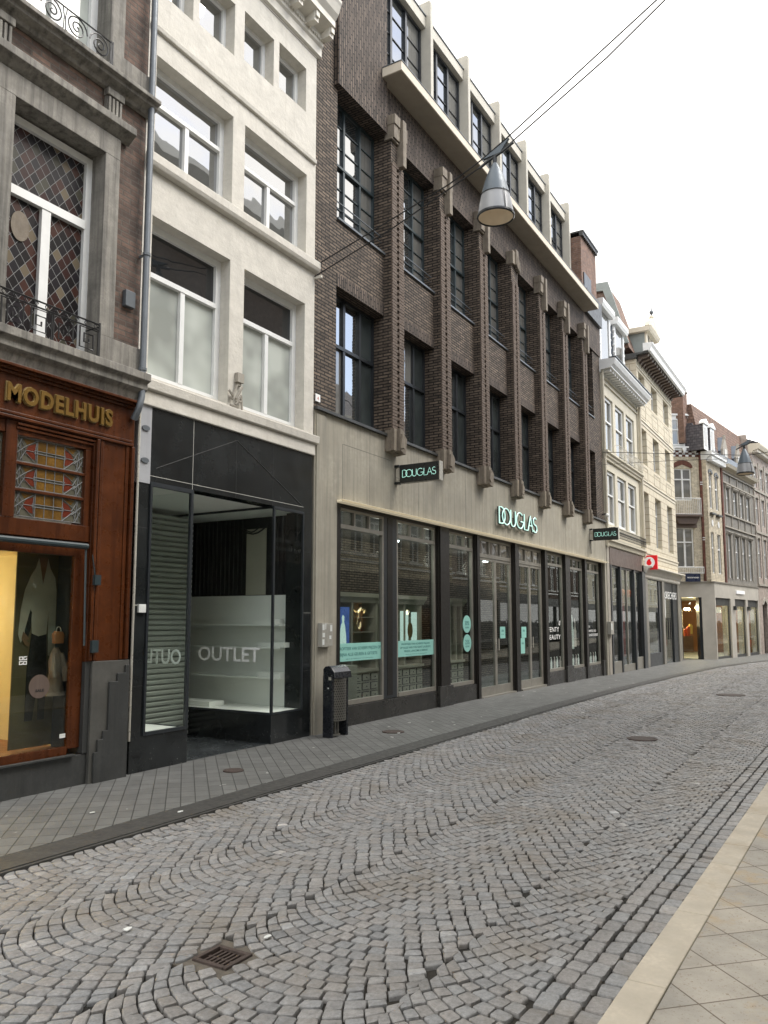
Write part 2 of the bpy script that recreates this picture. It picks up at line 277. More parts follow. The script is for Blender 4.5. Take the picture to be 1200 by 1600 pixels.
# leaded diamond glazing
def diamond(name):
    m, n, b = newmat(name); P = pos(n)
    s = n.nodes.new('ShaderNodeSeparateXYZ'); n.links.new(P, s.inputs[0])
    def M(op, a, c=None):
        k = n.nodes.new('ShaderNodeMath'); k.operation = op
        for i, v in enumerate((a, c)):
            if v is None: continue
            if isinstance(v, (int, float)): k.inputs[i].default_value = v
            else: n.links.new(v, k.inputs[i])
        return k.outputs[0]
    u = M('MULTIPLY', s.outputs[0], 8.6); v = M('MULTIPLY', s.outputs[2], 6.6)
    a = M('ADD', u, v); d = M('SUBTRACT', u, v)
    fa, fd = M('FLOOR', a), M('FLOOR', d)
    c = n.nodes.new('ShaderNodeCombineXYZ'); n.links.new(fa, c.inputs[0]); n.links.new(fd, c.inputs[1])
    wn = n.nodes.new('ShaderNodeTexWhiteNoise'); wn.noise_dimensions = '2D'; n.links.new(c.outputs[0], wn.inputs['Vector'])
    r = n.nodes.new('ShaderNodeValToRGB'); r.color_ramp.interpolation = 'CONSTANT'; e = r.color_ramp.elements
    cols = [(0, (0.008, 0.006, 0.007)), (0.35, (0.030, 0.010, 0.008)), (0.6, (0.012, 0.010, 0.013)), (0.76, (0.048, 0.018, 0.012)), (0.88, (0.05, 0.048, 0.034)), (0.965, (0.13, 0.105, 0.07))]
    for i, (p, k) in enumerate(cols):
        x = e[i] if i < 2 else e.new(p)
        x.position = p; x.color = (*k, 1)
    n.links.new(wn.outputs['Value'], r.inputs[0])
    l1 = M('LESS_THAN', M('FRACT', a), 0.06); l2 = M('LESS_THAN', M('FRACT', d), 0.06); L = M('MAXIMUM', l1, l2)
    n.links.new(mixc(n, L, r.outputs[0], (0.21, 0.215, 0.215)), b.inputs['Base Color'])
    b.inputs['Roughness'].default_value = 0.3; b.inputs['Specular IOR Level'].default_value = 0.3
    bump(n, b, L, 0.6, 0.006)
    return m
diamond('leaded_diamonds')
# paving
def tiles(name, c1, c2, mortar, bw, bh, ang, ms, rough, sand=None, off=0.5, spots=False):
    m, n, b = newmat(name); P = pos(n)
    mp = n.nodes.new('ShaderNodeMapping'); mp.inputs['Rotation'].default_value = (0, 0, radians(ang)); n.links.new(P, mp.inputs[0])
    t = n.nodes.new('ShaderNodeTexBrick'); t.offset = off; n.links.new(mp.outputs[0], t.inputs['Vector'])
    for k, v in (('Scale', 1.0), ('Mortar Size', ms), ('Mortar Smooth', 0.2), ('Brick Width', bw), ('Row Height', bh)): t.inputs[k].default_value = v
    t.inputs['Color1'].default_value = (*c1, 1); t.inputs['Color2'].default_value = (*c2, 1); t.inputs['Mortar'].default_value = (*mortar, 1)
    c = mixc(n, 1.0, t.outputs['Color'], ramp(n, noise(n, P, 3, 7, 0.7), 0.3, 0.72, (0.72,) * 3, (1.15,) * 3), 'MULTIPLY')
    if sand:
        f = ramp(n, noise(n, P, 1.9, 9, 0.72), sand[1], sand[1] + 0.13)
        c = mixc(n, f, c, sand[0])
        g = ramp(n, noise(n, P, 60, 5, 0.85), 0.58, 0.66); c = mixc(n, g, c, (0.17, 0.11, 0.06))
    if spots:
        g = ramp(n, noise(n, P, 7, 2, 0.4), 0.735, 0.75); c = mixc(n, g, c, (0.5, 0.5, 0.47))
    n.links.new(c, b.inputs['Base Color']); b.inputs['Roughness'].default_value = rough
    inv = n.nodes.new('ShaderNodeMath'); inv.operation = 'SUBTRACT'; inv.inputs[0].default_value = 1; n.links.new(t.outputs['Fac'], inv.inputs[1])
    k = bump(n, b, noise(n, P, 70, 4), 0.2, 0.004); bump(n, b, inv.outputs[0], 0.7, 0.006, k)
    return m
tiles('pavement_grey', (0.15, 0.153, 0.147), (0.118, 0.12, 0.116), (0.05, 0.05, 0.046), 0.215, 0.128, -45, 0.005, 0.6, off=0.0, spots=True)
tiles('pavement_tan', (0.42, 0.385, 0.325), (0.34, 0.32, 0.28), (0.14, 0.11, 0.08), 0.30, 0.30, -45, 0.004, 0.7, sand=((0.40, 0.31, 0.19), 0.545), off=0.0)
pm('kerb_dark', (0.058, 0.057, 0.054), 0.55, 0.25, 6, bmp=0.2)
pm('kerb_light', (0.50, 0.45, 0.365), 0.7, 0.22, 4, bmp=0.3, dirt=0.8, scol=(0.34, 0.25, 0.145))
m, n, b = newmat('sett_joint'); P = pos(n)
c = mixc(n, ramp(n, noise(n, P, 3, 6), 0.4, 0.7), (0.012, 0.011, 0.009), (0.035, 0.03, 0.022))
n.links.new(c, b.inputs['Base Color']); b.inputs['Roughness'].default_value = 0.95; bump(n, b, noise(n, P, 120, 3), 0.5, 0.01)
m, n, b = newmat('sett_stone'); P = pos(n)
at = n.nodes.new('ShaderNodeVertexColor'); at.layer_name = 'tone'
c = mixc(n, 1.0, at.outputs[0], ramp(n, noise(n, P, 38, 6, 0.8), 0.30, 0.70, (0.58,) * 3, (1.28,) * 3), 'MULTIPLY')
c = mixc(n, ramp(n, noise(n, P, 1.1, 6, 0.7), 0.5, 0.85), c, (0.17, 0.14, 0.10))
n.links.new(c, b.inputs['Base Color']); b.inputs['Roughness'].default_value = 0.5
n.links.new(ramp(n, noise(n, P, 14, 4), 0.3, 0.7, (0.38,) * 3, (0.68,) * 3), b.inputs['Roughness'])
bump(n, b, noise(n, P, 60, 5, 0.65), 0.35, 0.008)
# ---------------------------------------------------------------- mesh builder
def wloc(o):
    v = mathutils.Vector((0, 0, 0))
    while o: v += o.location; o = o.parent
    return v
SPLIT = {'amber_glass', 'red_glass', 'ledge', 'collar', 'vitrine_frame', 'vitrine_floor', 'upright_brickwork', 'guard_rail', 'granite_plinth', 'bracket', 'shopfront_base', 'cornice_bracket', 'shop_pier', 'shopfront_frame',
         'door_handle', 'pilaster_band', 'window_arch', 'hanging_slat', 'wall_light', 'dentil', 'stone_dressing', 'moulding', 'trim', 'stone_joint', 'light_joint', 'dark_joint', 'rib', 'stained_glass', 'perforation', 'cornice_trim', 'letter'}
class MB:
    def __init__(s, T=None): s.v = []; s.f = []; s.T = T; s.done = False
    def add(s, vs, fs):
        k = len(s.v); s.v += [tuple(p) for p in vs]; s.f += [tuple(i + k for i in f) for f in fs]; return s
    def box(s, x0, x1, y0, y1, z0, z1):
        return s.add([(x0, y0, z0), (x1, y0, z0), (x1, y1, z0), (x0, y1, z0), (x0, y0, z1), (x1, y0, z1), (x1, y1, z1), (x0, y1, z1)],
                     [(0, 3, 2, 1), (4, 5, 6, 7), (0, 1, 5, 4), (1, 2, 6, 5), (2, 3, 7, 6), (3, 0, 4, 7)])
    def poly(s, pts): return s.add(pts, [tuple(range(len(pts)))])
    def prism(s, pts, a, b, ax='y'):
        """pts: 2D outline; extruded from a to b along ax. y: pts are (x,z); x: (y,z); z: (x,y)"""
        def mk(p, t): return {'y': (p[0], t, p[1]), 'x': (t, p[0], p[1]), 'z': (p[0], p[1], t)}[ax]
        n = len(pts); vs = [mk(p, a) for p in pts] + [mk(p, b) for p in pts]
        fs = [tuple(range(n)), tuple(range(2 * n - 1, n - 1, -1))] + [(i, i + n, (i + 1) % n + n, (i + 1) % n) for i in range(n)]
        return s.add(vs, fs)
    def tube(s, pts, r, n=6, caps=True):
        pts = [mathutils.Vector(p) for p in pts]; rings = []; up = None
        for i, p in enumerate(pts):
            d = (pts[min(i + 1, len(pts) - 1)] - pts[max(i - 1, 0)]).normalized()
            if up is None:
                up = mathutils.Vector((0, 0, 1)) if abs(d.z) < 0.9 else mathutils.Vector((1, 0, 0))
            a = (up - d * up.dot(d)).normalized(); up = a; b = d.cross(a)
            rr = r[i] if isinstance(r, (list, tuple)) else r
            rings.append([p + a * rr * cos(2 * pi * k / n) + b * rr * sin(2 * pi * k / n) for k in range(n)])
        vs = [q for R in rings for q in R]; fs = []
        for i in range(len(rings) - 1):
            for k in range(n): fs.append((i * n + k, i * n + (k + 1) % n, (i + 1) * n + (k + 1) % n, (i + 1) * n + k))
        if caps: fs += [tuple(range(n - 1, -1, -1)), tuple((len(rings) - 1) * n + k for k in range(n))]
        return s.add(vs, fs)
    def lathe(s, prof, cx, cy, n=32, cz=0):
        vs = [(cx + r * cos(2 * pi * k / n), cy + r * sin(2 * pi * k / n), cz + z) for r, z in prof for k in range(n)]
        fs = [(i * n + k, i * n + (k + 1) % n, (i + 1) * n + (k + 1) % n, (i + 1) * n + k) for i in range(len(prof) - 1) for k in range(n)]
        return s.add(vs, fs)
    def ball(s, c, r, n=10, sz=1):
        prof = [(max(1e-4, r * sin(pi * i / n)), -r * sz * cos(pi * i / n)) for i in range(n + 1)]
        return s.lathe(prof, c[0], c[1], n + 2, c[2])
    def wall(s, x0, x1, z0, z1, y, ops, dep, thick=0.35):
        """front face at y with openings (a,b,c,d), reveals of depth dep, plus outer faces of a slab"""
        xs = sorted({x0, x1, *[o[0] for o in ops], *[o[1] for o in ops]}); zs = sorted({z0, z1, *[o[2] for o in ops], *[o[3] for o in ops]})
        xs = [x for x in xs if x0 <= x <= x1]; zs = [z for z in zs if z0 <= z <= z1]
        for i in range(len(xs) - 1):
            for j in range(len(zs) - 1):
                mx, mz = (xs[i] + xs[i + 1]) / 2, (zs[j] + zs[j + 1]) / 2
                if any(o[0] < mx < o[1] and o[2] < mz < o[3] for o in ops): continue
                s.poly([(xs[i], y, zs[j]), (xs[i + 1], y, zs[j]), (xs[i + 1], y, zs[j + 1]), (xs[i], y, zs[j + 1])])
        for a, b, c, d in ops:
            Y = y + dep; a, b, c, d = max(a, x0), min(b, x1), max(c, z0), min(d, z1)
            s.poly([(a, y, c), (a, y, d), (a, Y, d), (a, Y, c)]); s.poly([(b, y, d), (b, y, c), (b, Y, c), (b, Y, d)])
            s.poly([(a, y, d), (b, y, d), (b, Y, d), (a, Y, d)]); s.poly([(b, y, c), (a, y, c), (a, Y, c), (b, Y, c)])
        s.poly([(x0, y, z0), (x0, y, z1), (x0, y + thick, z1), (x0, y + thick, z0)]); s.poly([(x1, y, z1), (x1, y, z0), (x1, y + thick, z0), (x1, y + thick, z1)])
        s.poly([(x0, y, z1), (x1, y, z1), (x1, y + thick, z1), (x0, y + thick, z1)]); s.poly([(x1, y, z0), (x0, y, z0), (x0, y + thick, z0), (x1, y + thick, z0)])
        return s
    def text(s, string, fn, w, h, ext=0.004, bold=0.0, space=1.0):
        """fn maps (u, v, n) -> world; u in 0..w, v in 0..h"""
        cu = bpy.data.curves.new('t', 'FONT'); cu.body = string; cu.extrude = 0.5; cu.offset = bold; cu.resolution_u = 3; cu.space_character = space
        o = bpy.data.objects.new('t', cu); C.objects.link(o); bpy.context.view_layer.update()
        me = bpy.data.meshes.new_from_object(o.evaluated_get(bpy.context.evaluated_depsgraph_get()))
        vs = [v.co.copy() for v in me.vertices]; fs = [tuple(p.vertices) for p in me.polygons]
        bpy.data.objects.remove(o); bpy.data.curves.remove(cu); bpy.data.meshes.remove(me)
        x0 = min(v.x for v in vs); x1 = max(v.x for v in vs); y0 = min(v.y for v in vs); y1 = max(v.y for v in vs)
        return s.add([fn((v.x - x0) / (x1 - x0) * w, (v.y - y0) / (y1 - y0) * h, (v.z > 0) * ext) for v in vs], fs)
    def build(s, name, mat, parent=None, smooth=False, bevel=0.0):
        if name in SPLIT and not s.done:
            return split_build(s, name, mat, parent, bevel)[0]
        vs = [s.T(*p) for p in s.v] if s.T else s.v
        o0 = wloc(parent) if parent else mathutils.Vector((0, 0, 0))
        me = bpy.data.meshes.new(name); me.from_pydata([(p[0] - o0.x, p[1] - o0.y, p[2] - o0.z) for p in vs], [], s.f); me.update()
        me.materials.append(MATS[mat])
        if smooth:
            me.polygons.foreach_set('use_smooth', [True] * len(me.polygons)); me.set_sharp_from_angle(angle=radians(35))
        o = bpy.data.objects.new(name, me); C.objects.link(o)
        if parent: o.parent = parent
        if bevel:
            b = o.modifiers.new('bevel', 'BEVEL'); b.width = bevel; b.segments = 2; b.limit_method = 'ANGLE'
        return o
def tag(o, label=None, cat=None, group=None, kind=None):
    if label: o['label'] = label
    if cat: o['category'] = cat
    if group: o['group'] = group
    if kind: o['kind'] = kind
    return o
def thing(name, loc, label, cat, group=None):
    o = bpy.data.objects.new(name, None); o.location = loc; o.empty_display_size = 0.2; C.objects.link(o)
    return tag(o, label, cat, group)
def structure(o): o['kind'] = 'structure'; return o
def copy_tree(o, parent=None):
    c = o.copy(); C.objects.link(c); c.parent = parent
    for ch in list(o.children): copy_tree(ch, c)
    return c
def gz(x): return -0.009 * (min(max(x, 15), 45) - 15)
def window(root, x0, x1, z0, z1, y, mf, mp, fw=0.05, fd=0.07, cols=(), rows=(), bw=0.035, below=None, T=None, thin=(), trans=0.06, panes=None, name='window'):
    """frame with mullions at cols, transoms at rows; below: fraction under which mullions stop; thin: z-fractions of glazing bars"""
    f = MB(T); f.box(x0, x0 + fw, y, y + fd, z0, z1); f.box(x1 - fw, x1, y, y + fd, z0, z1)
    f.box(x0 + fw, x1 - fw, y, y + fd, z0, z0 + fw); f.box(x0 + fw, x1 - fw, y, y + fd, z1 - fw, z1)
    W, Hh = x1 - x0, z1 - z0; top = z0 + Hh * below if below else z1 - fw
    for r in rows: f.box(x0 + fw, x1 - fw, y - 0.012, y + fd - 0.01, z0 + Hh * r - trans / 2, z0 + Hh * r + trans / 2)
    for c_ in cols: f.box(x0 + W * c_ - bw, x0 + W * c_ + bw, y - 0.004, y + fd - 0.005, z0 + fw, top)
    for t in thin: f.box(x0 + fw, x1 - fw, y + fd * 0.35, y + fd * 0.75, z0 + Hh * t - 0.009, z0 + Hh * t + 0.009)
    fo = f.build(name, mf, root)
    xs = [x0 + fw * 0.5] + [x0 + W * c_ for c_ in cols] + [x1 - fw * 0.5]
    zs = [z0 + fw * 0.5] + [z0 + Hh * r for r in rows] + [z1 - fw * 0.5]
    yy = y + fd * 0.62
    if panes is None: MB(T).box(xs[0], xs[-1], yy, yy + 0.008, zs[0], zs[-1]).build('pane', mp, fo)
    else:
        for (i, j), mt in panes.items():
            a, b_ = (xs[0], xs[-1]) if i is None else (xs[i], xs[i + 1])
            MB(T).box(a, b_, yy, yy + 0.008, zs[j], zs[j + 1]).build('pane', mt, fo)
    return fo

def split_build(b, name, mat, parent, bevel=0.0, eps=0.012):
    """one object per separate piece"""
    n = len(b.v); par = list(range(n))
    def find(i):
        while par[i] != i: par[i] = par[par[i]]; i = par[i]
        return i
    for f in b.f:
        for i in f[1:]: par[find(i)] = find(f[0])
    comp = {}
    for i in range(n): comp.setdefault(find(i), []).append(i)
    items = []
    for k, ids in comp.items():
        c = [b.v[i] for i in ids]; items.append([[min(p[a] for p in c) - eps for a in range(3)], [max(p[a] for p in c) + eps for a in range(3)], {k}])
    ch = True
    while ch:
        ch = False
        for i in range(len(items)):
            for j in range(i + 1, len(items)):
                A, B = items[i], items[j]
                if all(A[0][a] <= B[1][a] and B[0][a] <= A[1][a] for a in range(3)):
                    items[i] = [[min(A[0][a], B[0][a]) for a in range(3)], [max(A[1][a], B[1][a]) for a in range(3)], A[2] | B[2]]; del items[j]; ch = True; break
            if ch: break
    objs = []
    for it in items:
        m = MB(b.T); m.done = True; mp_ = {}
        for f in b.f:
            if find(f[0]) in it[2]:
                for i in f:
                    if i not in mp_: mp_[i] = len(m.v); m.v.append(b.v[i])
                m.f.append(tuple(mp_[i] for i in f))
        objs.append(m.build(name, mat, parent, bevel=bevel))
    return objs
def room_light(root, loc, power, col=(1, .80, .48), r=.12):
    l = bpy.data.lights.new('shop_or_fill_light', 'POINT'); l.energy = power; l.color = col; l.shadow_soft_size = r
    o = bpy.data.objects.new('shop_or_fill_light', l); C.objects.link(o); o.parent = root; o.location = mathutils.Vector(loc) - wloc(root)
# ================================================================ ground, road, kerbs, pavements
def strip(name, mat, left, right, z, xs, kind='structure', skirt=0.0):
    """sheet between two lines y=left(x), y=right(x)"""
    b = MB()
    for i in range(len(xs) - 1):
        a, c = xs[i], xs[i + 1]
        b.poly([(a, right(a), gz(a) + z), (c, right(c), gz(c) + z), (c, left(c), gz(c) + z), (a, left(a), gz(a) + z)])
        if skirt:
            for fn in (left, right): b.poly([(a, fn(a), gz(a) + z), (c, fn(c), gz(c) + z), (c, fn(c), gz(c) + z - skirt), (a, fn(a), gz(a) + z - skirt)])
    return tag(b.build(name, mat), kind=kind)
def interp(pts):
    def f(x):
        if x <= pts[0][0]: return pts[0][1]
        for (a, ya), (b_, yb) in zip(pts, pts[1:]):
            if x <= b_: return ya + (yb - ya) * (x - a) / (b_ - a)
        (a, ya), (b_, yb) = pts[-2:]
        return yb + (yb - ya) / (b_ - a) * (x - b_)
    return f
KL = interp([(-8, 4.72), (20, 4.72), (26, 4.62), (31.5, 4.38), (36, 3.9), (42, 2.9), (60, 0.0)])
KR = interp([(-8, 1.0), (0, 1.0), (3.35, 0.95), (8.7, 0.81), (20, 0.5), (40, -1.5), (60, -4.5)])
XS = [-8, -4, 0, 2, 4, 6, 8, 10, 12, 15, 18, 20, 23, 26, 29, 31.5, 34, 36, 39, 42, 45, 50, 60, 80]
structure(MB().poly([(-600, -900, -1.2), (1500, -900, -1.2), (1500, 900, -1.2), (-600, 900, -1.2)]).build('ground', 'sett_joint'))
strip('road', 'sett_joint', lambda x: KL(x) + 0.02, lambda x: KR(x) - 0.02, -0.022, XS)
strip('pavement', 'pavement_grey', lambda x: 9.3 if x < 37 else 8.0, lambda x: KL(x) + 0.335, 0.004, XS, skirt=0.1)
strip('kerb', 'kerb_dark', lambda x: KL(x) + 0.31, lambda x: KL(x) + 0.035, 0.010, XS, skirt=0.1)
strip('kerb', 'kerb_dark', lambda x: KL(x) + 0.03, lambda x: KL(x), 0.004, XS, skirt=0.1)
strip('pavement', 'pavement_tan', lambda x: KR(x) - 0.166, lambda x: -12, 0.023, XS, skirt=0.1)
kb = MB(); x = -2.0
lens = [1.0, 0.95, 1.02, 1.0, 0.55, 1.15, 0.98, 1.0, 0.52, 1.05, 1.0]
i = 0
while x < 24:
    L = lens[i % len(lens)]; a, c = x + 0.004, x + L - 0.004
    kb.add([(a, KR(a), .03), (c, KR(c), .03), (c, KR(c) - .165, .03), (a, KR(a) - .165, .03), (a, KR(a), -.1), (c, KR(c), -.1), (c, KR(c) - .165, -.1), (a, KR(a) - .165, -.1)],
           [(3, 2, 1, 0), (0, 1, 5, 4), (2, 3, 7, 6), (1, 2, 6, 5), (3, 0, 4, 7)]); x += L; i += 1
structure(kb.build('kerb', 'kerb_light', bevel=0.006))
# --- setts: segmental arcs stacked along the street, three straight rows by the light kerb
rnd = random.Random(11)
sv, sf, st = [], [], []
def und(x, y): return 0.0025 * sin(x * 1.7 + y * 0.9) + 0.002 * sin(x * 0.6 - y * 2.3)
DR = (2.885, 3.075, 2.57, 2.785)
def stone(c4, near):
    cx = sum(p[0] for p in c4) / 4; cy = sum(p[1] for p in c4) / 4
    if DR[0] - 0.032 < cx < DR[1] + 0.032 and DR[2] - 0.032 < cy < DR[3] + 0.032: return
    g = gz(cx) + und(cx, cy) + rnd.uniform(-.003, .003) - 0.002; tx, ty = rnd.gauss(0, .028), rnd.gauss(0, .028)
    sc = rnd.uniform(0.865, 0.93); q = []
    for p in c4: q.append((cx + (p[0] - cx) * sc + rnd.uniform(-.004, .004), cy + (p[1] - cy) * sc + rnd.uniform(-.004, .004)))
    k = len(sv)
    def Z(x, y, z): return g + z + (x - cx) * tx + (y - cy) * ty
    if near:
        cut = rnd.uniform(.06, .13); o8 = []
        for i in range(4):
            p, pr, nx = q[i], q[i - 1], q[(i + 1) % 4]
            o8.append((p[0] + (pr[0] - p[0]) * cut, p[1] + (pr[1] - p[1]) * cut)); o8.append((p[0] + (nx[0] - p[0]) * cut, p[1] + (nx[1] - p[1]) * cut))
        n_ = 8; base = o8
    else: n_ = 4; base = q
    rings = ((1.0, -.04), (1.0, -.009), (0.955, -.0015), (0.80, .001)) if near else ((1.0, -.03), (0.975, -.004), (0.86, .001))
    for s_, z in rings:
        for p in base:
            x, y = cx + (p[0] - cx) * s_, cy + (p[1] - cy) * s_
            sv.append((x, y, Z(x, y, z + (rnd.uniform(-.0015, .0015) if s_ < 1 else 0))))
    fs0 = len(sf)
    for r in range(len(rings) - 1):
        for i in range(n_): sf.append((k + r * n_ + i, k + r * n_ + (i + 1) % n_, k + (r + 1) * n_ + (i + 1) % n_, k + (r + 1) * n_ + i))
    sf.append(tuple(k + (len(rings) - 1) * n_ + i for i in range(n_)))
    t = rnd.gauss(.238, .02)
    if rnd.random() < .015: t = rnd.uniform(.28, .34)
    if rnd.random() < .0006: t = .5
    t = max(.09, t); wm = rnd.uniform(-.006, .010)
    st.extend([(t + wm, t, t - wm * .9, 1)] * (len(sf) - fs0))
def right_lim(x): return max(KR(x) + 0.302, 0.084 * x - 1.3)
R_, HW, PX = 0.66, 0.535, 0.087
THM = math.asin(HW / R_)
nseg = 13
VJ = {}
def vj(v, k):
    if (v, k) not in VJ: VJ[(v, k)] = rnd.uniform(.008, .042) * (1 if k % 2 else -1)
    return VJ[(v, k)]
for col in range(5):
    yc = 0.67 - HW + 1.07 * col + 0.535 * 0 + 0.535
    yc = 4.415 - 1.07 * col - 0.01
    for k in range(int(45.5 / PX)):
        xk = 0.4 + k * PX
        if xk > 45: break
        off = (k % 2) * 0.5
        ths = [-THM + 2 * THM * (j + off) / nseg + rnd.uniform(-.014, .014) for j in range(-1, nseg + 2)]
        t_lo, t_hi = -THM + vj(col + 1, k) - .016, THM + vj(col, k) + .016
        ths = [max(t_lo, min(t_hi, t)) for t in ths]
        for j in range(len(ths) - 1):
            t0, t1 = ths[j], ths[j + 1]
            if t1 - t0 < .05: continue
            def P_(t, dx): return (xk + dx + R_ * (1 - cos(t)), yc + R_ * sin(t) * HW / (R_ * sin(THM)))
            def nrm(t): return t if t in (t_lo, t_hi) else math.asin(sin(t) * (1 - .85 * PX * cos(t) / R_))
            a, b_, c_, d = P_(t0, 0), P_(nrm(t0), PX), P_(nrm(t1), PX), P_(t1, 0)
            mxx, my = (a[0] + c_[0]) / 2, (a[1] + c_[1]) / 2
            lo_, hi_ = right_lim(mxx) + .002, KL(mxx) - .002; ys_ = [q_[1] for q_ in (a, b_, c_, d)]
            if max(ys_) < lo_ + .035 or min(ys_) > hi_ - .035: continue
            stone([(q_[0], min(hi_, max(lo_, q_[1]))) for q_ in (a, b_, c_, d)], mxx < 10)
for r in range(3):
    x = 0.3 + r * .07
    while x < 14:
        L = rnd.uniform(.11, .17); y0 = KR(x) + 0.008 + r * .098
        stone([(x, y0), (x + L, y0), (x + L, y0 + .096), (x, y0 + .096)], x < 10); x += L
me = bpy.data.meshes.new('road'); me.from_pydata(sv, [], sf); me.update()
ca = me.color_attributes.new('tone', 'FLOAT_COLOR', 'CORNER')
lt = []
for p, c_ in zip(me.polygons, st): lt.extend(c_ * p.loop_total)
ca.data.foreach_set('color', lt)
me.polygons.foreach_set('use_smooth', [True] * len(me.polygons)); me.set_sharp_from_angle(angle=radians(50))
me.materials.append(MATS['sett_stone']); o = bpy.data.objects.new('road', me); C.objects.link(o); structure(o)
# --- street drain
d = thing('drain_grate', (2.98, 2.67, 0), 'rusty square iron drain grate sunk in the round-patterned setts', 'drain')
f = MB(); x0, x1, y0, y1 = 2.885, 3.075, 2.57, 2.785
for a in ((x0, x1, y0, y0 + .022), (x0, x1, y1 - .022, y1), (x0, x0 + .022, y0 + .022, y1 - .022), (x1 - .022, x1, y0 + .022, y1 - .022)): f.box(*a, -.05, .004)
f.build('frame', 'iron_rust', d, bevel=.003)
f = MB()
for i in range(6): f.box(x0 + .022, x1 - .022, y0 + .033 + i * .0265, y0 + .044 + i * .0265, -.03, -.008)
f.box((x0 + x1) / 2 - .008, (x0 + x1) / 2 + .008, y0 + .022, y1 - .022, -.034, -.012); f.build('bars', 'iron_rust', d)
MB().box(x0 + .01, x1 - .01, y0 + .01, y1 - .01, -.09, -.045).build('pit', 'seam_dark', d)
for k_, a in enumerate(((x0 - .075, x1 + .075, y0 - .075, y0), (x0 - .075, x1 + .075, y1, y1 + .075), (x0 - .075, x0, y0, y1), (x1, x1 + .075, y0, y1))): MB().box(*a, -.05, -.0085).build('mortar_bed', 'mortar', d)
for (x, y, r, lab) in ((6.51, 5.75, .11, 'small round iron cover in the pavement before the black entrance recess'), (9.9, 5.75, .16, 'flat iron cover in the pavement near the litter bin'), (11.07, 2.54, .2, 'round iron manhole cover in the middle of the setts'), (18.84, 2.4, .3, 'far iron manhole cover lying in the setts')):
    c = MB().lathe([(1e-4, .016), (r * .8, .016), (r * .83, .012), (r * .88, .016), (r, .014), (r, -.02)], x, y, 28, gz(x) - (0 if y > 5 else .002)); tag(c.build('manhole_cover', 'iron_rust'), lab, 'manhole cover')
# ================================================================ brick shop house at the left edge
lb = thing('brick_shop_house', (4.0, 6.56, 0), 'old brown brick house with grey stone window surrounds over a mahogany shopfront', 'building')
Y0 = 6.56
wb = MB(); wb.wall(1.9, 5.735, 4.24, 11.6, Y0, [(4.13, 5.18, 4.24, 6.53), (2.5, 3.55, 4.24, 6.53), (4.13, 5.18, 7.42, 9.9), (2.5, 3.55, 7.42, 9.9)], .3, 3.0)
wb.box(1.9, 5.735, Y0 + 3.0, 9.9, 0, 11.6); wb.build('wall', 'brick_red', lb)
sb = MB()
for z0 in (0, 3.13):   # stone dressings of two floors, only the lower complete
    for dx in (0, -1.63):
        zb = 4.24 + (3.18 if z0 else 0); zt = 6.53 + (3.35 if z0 else 0)
        sb.box(5.176 + dx, 5.365 + dx, Y0 - .05, Y0 + .2, zb + .3, zt); sb.box(3.945 + dx, 4.134 + dx, Y0 - .05, Y0 + .2, zb + .3, zt)
        sb.box(3.945 + dx, 5.365 + dx, Y0 - .052, Y0 + .2, zt - .004, zt + .23)
        sb.prism([(Y0 - .02, zt + .232), (Y0 - .10, zt + .29), (Y0 - .15, zt + .32), (Y0 - .15, zt + .40), (Y0, zt + .42)], 3.86 + dx, 5.49 + dx, 'x')
    sb.box(5.172, 5.73, Y0 - .06, Y0 + .2, zb, zb + .298); sb.box(3.56, 4.138, Y0 - .06, Y0 + .2, zb, zb + .298)
sb.prism([(Y0, 3.93), (Y0 - .06, 3.95), (Y0 - .09, 4.03), (Y0 - .15, 4.07), (Y0 - .15, 4.14), (Y0 - .2, 4.16), (Y0 - .2, 4.24), (Y0, 4.25)], 1.9, 5.76, 'x')
sb.prism([(Y0, 7.25), (Y0 - .05, 7.255), (Y0 - .07, 7.29), (Y0 - .15, 7.32), (Y0 - .15, 7.355), (Y0 - .2, 7.365), (Y0 - .2, 7.41), (Y0, 7.42)], 1.9, 5.78, 'x')
for x in (5.16, 3.86):
    sb.box(x, x + .2, Y0 - .05, Y0 - .002, 6.97, 7.17)
    for k in range(4): sb.box(x + .01 + k * .048, x + .04 + k * .048, Y0 - .075, Y0 - .051, 6.97, 7.16)
    sb.box(x - .01, x + .21, Y0 - .085, Y0 - .003, 7.171, 7.249)
sb.build('stone_dressing', 'stone_grey', lb, bevel=.006)
window(lb, 4.13, 5.18, 4.26, 6.5, Y0 + .16, 'paint_white', 'leaded_diamonds', fw=.075, fd=.07, cols=(.5,), rows=(.66,), bw=.05, below=.66, trans=.09)
window(lb, 2.5, 3.55, 4.26, 6.5, Y0 + .16, 'paint_white', 'leaded_diamonds', fw=.075, fd=.07, cols=(.5,), rows=(.66,), bw=.05, below=.66, trans=.09)
md = MB(); md.prism([(4.40 + .10 * cos(t * pi / 12), 5.42 + .15 * sin(t * pi / 12)) for t in range(24)], Y0 + .19, Y0 + .2); md.build('medallion', 'stone_carved', lb)
window(lb, 4.13, 5.18, 7.44, 9.88, Y0 + .18, 'paint_white', 'pane_blind', fw=.09, fd=.07, cols=(.5,), rows=(.7,), bw=.045, below=.7)
window(lb, 2.5, 3.55, 7.44, 9.88, Y0 + .18, 'paint_white', 'pane_blind', fw=.09, fd=.07, cols=(.5,), rows=(.7,), bw=.045, below=.7)
